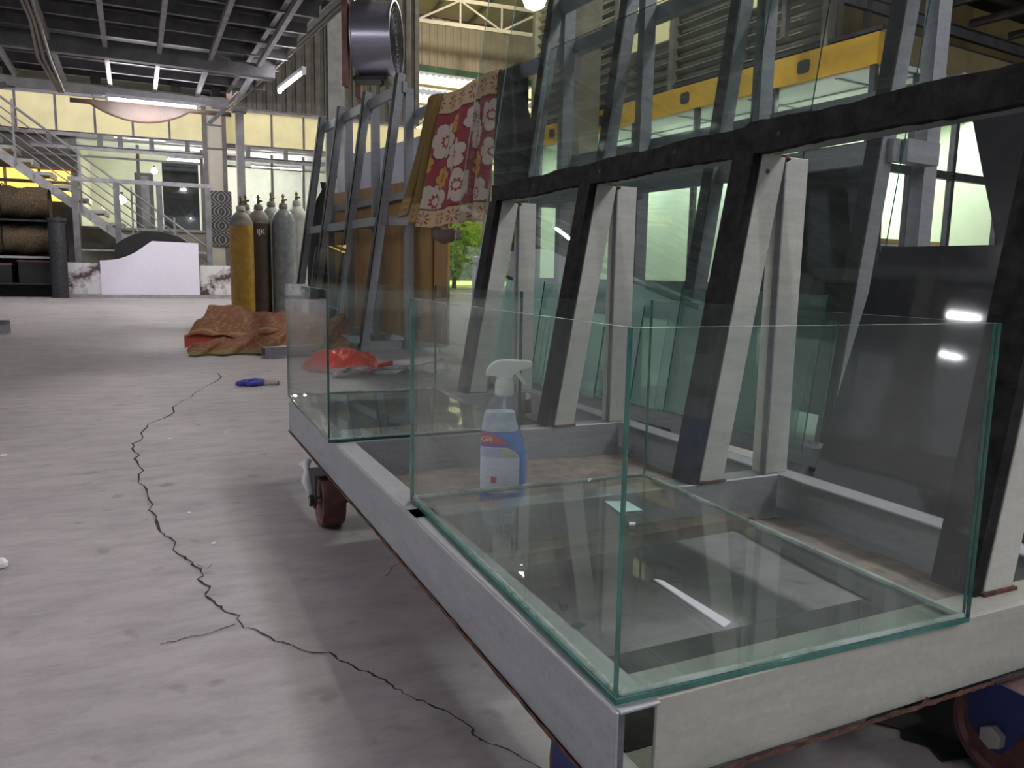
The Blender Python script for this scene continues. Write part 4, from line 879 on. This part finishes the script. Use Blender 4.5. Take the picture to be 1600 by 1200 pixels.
# ================================================================== GAS CYLINDERS
def cylinder(label, x, y_, m, h=1.0, r=.118, shoulder='cyl_shoulder', neck='cyl_shoulder', mark=None):
    t = thing('gas_cylinder', label, 'cylinder', (x, y_, 0), 0, 'gas cylinders behind the rug heap')
    MB().lathe([(r - .012, 0), (r, .012), (r, h * .995), (r, h)], n=28).build('body', m, t, smooth=True)
    MB().lathe([(r, h)] + [(r * math.cos(a) * .84 + .16 * r * (1 - a / 1.5), h + .15 * math.sin(a)) for a in (.15, .35, .6, .85, 1.1, 1.3)] + [(.036, h + .155)], n=28).build('shoulder', shoulder, t, smooth=True)
    MB().lathe([(.045, h + .145), (.047, h + .15), (.044, h + .185), (.034, h + .20)], n=18).build('neck_ring', neck, t, smooth=True)
    v = MB().lathe([(.016, h + .2), (.018, h + .235), (.011, h + .24), (.011, h + .27), (.019, h + .272), (.019, h + .28), (.010, h + .285), (.008, h + .30)], n=10).build('valve', 'brass', t, smooth=True)
    MB().tube([(0, 0, h + .235), (.04, -.015, h + .24)], .010, 8).build('outlet', 'brass', v); 
    if mark: text(mark, .075, 'text_white', t, (.01, -r - .002, h - .09), (R(90), 0, R(8)))
    return t
cylinder('yellow gas cylinder at the front left of the group', .625, 8.45, 'cyl_yellow', .985, neck='cyl_white')
cylinder('brown gas cylinder with white chalk letters', .826, 8.76, 'cyl_brown', 1.03, mark='IJK')
cylinder('front grey gas cylinder right of the brown one', 1.075, 8.70, 'cyl_grey', 1.05, .122, 'cyl_grey')
cylinder('dark brown gas cylinder hidden behind the yellow one', .72, 9.05, 'cyl_brown', 1.05)
cylinder('pale green gas cylinder behind the brown and grey ones', 1.0, 9.15, 'cyl_green', 1.10, shoulder='cyl_green')
cylinder('white capped gas cylinder furthest right in the group', 1.27, 9.1, 'cyl_white', 1.12, shoulder='cyl_white', neck='cyl_white')

# ================================================================== EXHAUST FAN
FN = thing('exhaust_fan', 'big grey drum exhaust fan on red brown uprights by the deck edge', 'fan', (1.70, 7.0, 2.56), -27)
def drum(r0, r1, x0, x1, n=40):
    return MB().lathe([(r0, x0), (r0 + .012, x0), (r0 + .012, x0 + .012), (r0, x0 + .014), (r1, x1 - .014), (r1 + .012, x1 - .012), (r1 + .012, x1), (r1 - .004, x1), (r1 - .008, x1 - .01), (r0 - .008, x0 + .01)], n=n)
MR = Matrix.Rotation(R(90), 4, 'Y')
m = drum(.315, .305, -.17, .17); m.f = m.f[:-2]; m.m = m.m[:-2]; m.xf(MR).build('drum', 'fan_steel', FN, smooth=True)
hbm = MB().lathe([(.02, -.06), (.075, -.05), (.08, .05), (.02, .07)], n=18).xf(MR).build('hub', 'dark_iron', FN, smooth=True)
for k in range(6):
    MB().grid(lambda u, v: (-.035 + .07 * v, 0 + (v - .5) * .16 * (1 + .4 * u), .07 + .22 * u), 4, 4).xf(Matrix.Rotation(k * math.pi / 3, 4, 'X')).build('blade', 'dark_iron', FN)
for k in range(7): 
    rr = .04 + k * .042; MB().tube([(.165, rr * math.cos(a), rr * math.sin(a)) for a in [i * math.pi / 14 for i in range(29)]], .003, 5, cap=False).build('guard_ring', 'dark_iron', FN)
for k in range(4): MB().bar((.162, -.3 * math.cos(k * math.pi / 4), -.3 * math.sin(k * math.pi / 4)), (.162, .3 * math.cos(k * math.pi / 4), .3 * math.sin(k * math.pi / 4)), .008, .006, (1, 0, 0)).build('guard_bar', 'dark_iron', FN)
for yv in (-.22, .2): MB().channel((-.20, yv, -.45), (-.20, yv, .9), .05, .08, .006, up=(0, 1, 0)).build('upright', 'red_iron', FN)
MB().box(-.2, .1, -.1, .1, -.36, -.325).build('mount_shelf', 'dark_iron', FN)
MB().tube([(.05, -.05, -.34), (.06, -.06, -.39), (.03, -.05, -.40)], .012, 6).build('cable_gland', 'dark_iron', FN)

# ================================================================== HEADBOARD PANELS AT THE BACK
yb = 15.5
sill = MB().box(-1.75, 1.1, yb - .12, yb + .25, 0, .055).box(-1.5, .65, yb - .2, yb - .12, 0, .03).build('panel_base', 'strip_steel', org=(-.4, yb, 0)); tag(sill, 'low grey steel skid under the white headboard panels', 'skid')
def slabf(label, nm, m, poly, y0, y1, cat='panel', grp=None):
    cx = sum(p[0] for p in poly) / len(poly); cz = sum(p[1] for p in poly) / len(poly)
    o = MB().prism(poly, y0, y1).build(nm, m, org=(cx, (y0 + y1) / 2, cz)); return tag(o, label, cat, grp)
slabf('left square marble patterned panel beside the white headboard', 'marble_panel', 'marble', [(-1.915, .06), (-1.16, .06), (-1.16, .60), (-1.925, .61)], yb, yb + .03, grp='marble patterned panels')
slabf('right square marble patterned panel beside the cylinders', 'marble_panel', 'marble', [(.40, .06), (1.15, .06), (1.15, .60), (.40, .60)], yb + .06, yb + .09, grp='marble patterned panels')
cur = [(-1.23, .058), (.385, .058), (.385, 1.0), (-.385, 1.015)]
for i in range(1, 15): f = i / 14; cur.append((-.385 - f * .84, 1.015 - .385 * (math.sin(f * math.pi / 2) ** 1.0 * .55 + .45 * (1 - math.cos(f * math.pi / 2)) ** .6 if f < 1 else 1)))
cur = cur[:4] + [(-.50, .93), (-.58, .865), (-.68, .795), (-.80, .735), (-.92, .69), (-1.04, .665), (-1.23, .65)]
slabf('glossy white headboard panel with a curved step on its top', 'headboard_panel', 'lavender_gloss', cur, yb - .05, yb - .02, 'headboard')
arc = [(-1.02, .06), (.34, .06), (.34, .98)] + [(.34 - i * .085, .98 + .24 * math.sin(math.pi * (.16 + i / 16 * .84)) - .11) for i in range(1, 17)]
arc = [(-1.0, .06), (.32, .06), (.32, .95), (.20, 1.03), (.05, 1.11), (-.10, 1.165), (-.25, 1.19), (-.40, 1.195), (-.55, 1.17), (-.70, 1.12), (-.85, 1.04), (-1.0, .93)]
slabf('black round topped panel behind the white headboard', 'arched_panel', 'black', arc, yb + .12, yb + .16, 'panel')
wp = MB().prism([(-.195, -.545), (.195, -.545), (.195, .545), (-.195, .545)], -.015, .015).build('patterned_panel', 'wave_panel', c1); wp.location = (.085, -.16, 1.545); wp['label'] = 'dark panel with a woven wave pattern'
# ================================================================== STAIR
ST = thing('steel_stair', 'steel stair with grey treads and rails in the far left corner', 'stair', (-1.0, 16.8, 0))
P = lambda x, z: (x + 1.0, 0, z)
for yo in (-.30, .42): MB().bar((-3.6 + 1.0, yo, 3.12), (.48 + 1.0, yo, .03), .05, .16).build('stringer', 'strip_light', ST)
tm = MB().box(-.17, .17, -.28, .40, -.03, .025).box(-.17, -.13, -.28, .40, -.07, -.03).box(.13, .17, -.28, .40, -.07, -.03).mesh('tread', 'strip_light')
for k in range(13):
    x = -3.3 + k * .282; z = 2.98 - (x + 3.3) * .758 + .07
    if z < .1: break
    o = bpy.data.objects.new('tread', tm); COL.objects.link(o); o.parent = ST; o.location = (x + 1.0, 0, z)
    MB().bar((x + 1.0 - .11, -.30, z - .16), (x + 1.0 - .11, -.30, z - .02), .06, .04, (1, 0, 0)).build('tread_bracket', 'strip_steel', ST)
for i, dz in enumerate((.98, .80, .64, .48, .32)):
    MB().tube([(-3.4 + 1, -.34, 3.0 + dz), (.62 + 1, -.34, -.055 + dz)], .022 if i == 0 else .012, 8).build('hand_rail' if i == 0 else 'guard_rail', 'strip_steel', ST, smooth=True)
for x in (-2.55, -1.55, -.72, .0, .6): z = 2.98 - (x + 3.3) * .758; MB().bar((x + 1, -.34, max(.0, z - .1)), (x + 1, -.34, z + 1.02), .035, .035, (1, 0, 0)).build('baluster', 'strip_steel', ST)
BR = thing('barrier_frame', 'square steel barrier with four posts before the stair', 'barrier', (-.5, 16.1, 0))
for x in (-1.62, -.95, -.24, .60): MB().box(x + .5 - .05, x + .5 + .05, -.04, .04, 0, 2.06).build('post', 'joist_paint', BR)
MB().bar((-1.72 + .5, 0, 2.09), (.68 + .5, 0, 2.09), .07, .075).build('top_rail', 'strip_steel', BR)
MB().bar((-1.6 + .5, 0, .84), (.6 + .5, 0, .84), .03, .035).build('low_rail', 'strip_steel', BR)
# ================================================================== SHELF WITH STRAW BALES, FAR LEFT
SH = thing('storage_shelf', 'dark steel shelf holding two straw coloured rolls at the far left', 'shelf', (-2.9, 16.0, 0))
for x in (-1.4, 1.05): 
    for yv in (-.35, .35): MB().box(x - .03, x + .03, yv - .03, yv + .03, 0, 1.4).build('upright', 'dark_iron', SH)
for z in (.24, .70, 1.32): MB().box(-1.45, 1.1, -.38, .38, z - .03, z).build('shelf_board', 'dark_iron', SH)
MB().box(-1.45, 1.1, .36, .39, 0, 1.4).build('back_sheet', 'dark_iron', SH)
MB().box(-1.45, 1.1, -.41, -.385, .66, .70).build('front_lip', 'strip_steel', SH)
def bale(z, h_, label):
    t = thing('straw_roll', label, 'roll', (-3.1, 15.98, z), 0, 'straw coloured rolls on the shelf')
    def f(u, v): a = v * 2 * math.pi; r_ = .285 + .02 * math.sin(u * 31 + a * 3) + .012 * math.sin(u * 90 + a * 7); return (-1.1 + 2.2 * u, math.cos(a) * r_, h_ / 2 + math.sin(a) * (h_ / 2 - .01) * (r_ / .32))
    MB().grid(f, 60, 24).build('roll_body', 'straw', t, smooth='all')
    for x in (-.6, .4): MB().tube([(x, .335 * math.cos(a), h_ / 2 + (h_ / 2 + .006) * math.sin(a)) for a in [i * math.pi / 8 for i in range(17)]], .012, 5, cap=False).build('strap', 'rubber', t)
bale(1.325, .60, 'upper straw coloured roll on the dark shelf'); bale(.705, .57, 'lower straw coloured roll on the dark shelf')
pp = thing('leaning_pipe', 'thick dark pipe standing before the shelf beside the stair', 'pipe', (-1.83, 15.2, 0)); MB().tube([(0, 0, 0), (0, .02, 1.33)], .13, 18).build('pipe_wall', 'dark_iron', pp, smooth=True); MB().lathe([(.14, 1.28), (.15, 1.29), (.15, 1.34), (.10, 1.34)], (0, .02, 0), 18).build('rim', 'dark_iron', pp, smooth=True)
for i, (x0, x1, h_, lab) in enumerate(((-3.9, -3.3, .34, 'black crate on the lowest shelf at far left'), (-3.2, -2.6, .30, 'black crate on the lowest shelf, middle one'), (-2.5, -2.0, .36, 'black crate on the lowest shelf next to the pipe'))):
    t = thing('crate', lab, 'crate', ((x0 + x1) / 2, 15.96, .241), 0, 'crates on the lowest shelf'); w = (x1 - x0) / 2
    MB().box(-w, w, -.28, .28, 0, h_).build('crate_body', 'black', t); MB().box(-w - .01, w + .01, -.29, .29, h_, h_ + .03).build('rim', 'red_iron' if i else 'dark_iron', t)
# curved brown panel under the deck end
cv = thing('curved_panel', 'brown curved sheet hanging below the lit tube at the deck end', 'panel', (-.2, 11.95, 2.74))
cpoly = [(-1.0, .0), (1.0, .0)] + [(1.0 - 2.0 * i / 40, -.05 - .19 * (max(0, math.sin(max(0, min(1, ((1 - i / 40) - .12) / .60)) * math.pi)) ** .8)) for i in range(41)]
MB().prism(cpoly, .05, .09).build('curved_sheet', 'copper_brown', cv)
MB().tube([(-1.0 + 2.0 * u, .045, -.05 - .19 * (max(0, math.sin(max(0, min(1, (u - .12) / .60)) * math.pi)) ** .8)) for u in [i / 40 for i in range(41)]], .014, 6).build('rim', 'copper_brown', cv, smooth=True)
# things inside the glass room
ds = thing('reception_desk', 'dark desk with white top inside the glass room', 'desk', (8.2, 7.2, 0), 7.16); MB().box(-.7, .7, -.3, .3, 0, 1.0).build('front', 'room_white', ds); MB().box(-.75, .75, -.35, .35, 1.0, 1.05).build('top', 'tan_board', ds)
fv = thing('flower_vase', 'tall vase with orange flowers inside the glass room', 'vase', (7.75, 7.1, 1.052)); MB().lathe([(.05, 0), (.08, .1), (.05, .25), (.06, .3)], n=14).build('vase_body', 'room_white', fv, smooth=True)
for i in range(7): a = i * .9; MB().tube([(0, 0, .28), (.08 * math.cos(a), .08 * math.sin(a), .5), (.16 * math.cos(a), .16 * math.sin(a), .6 + .04 * i % .2)], [.006, .005, .03], 6).build('stem', 'tan_board' if i % 2 else 'red_plastic', fv)
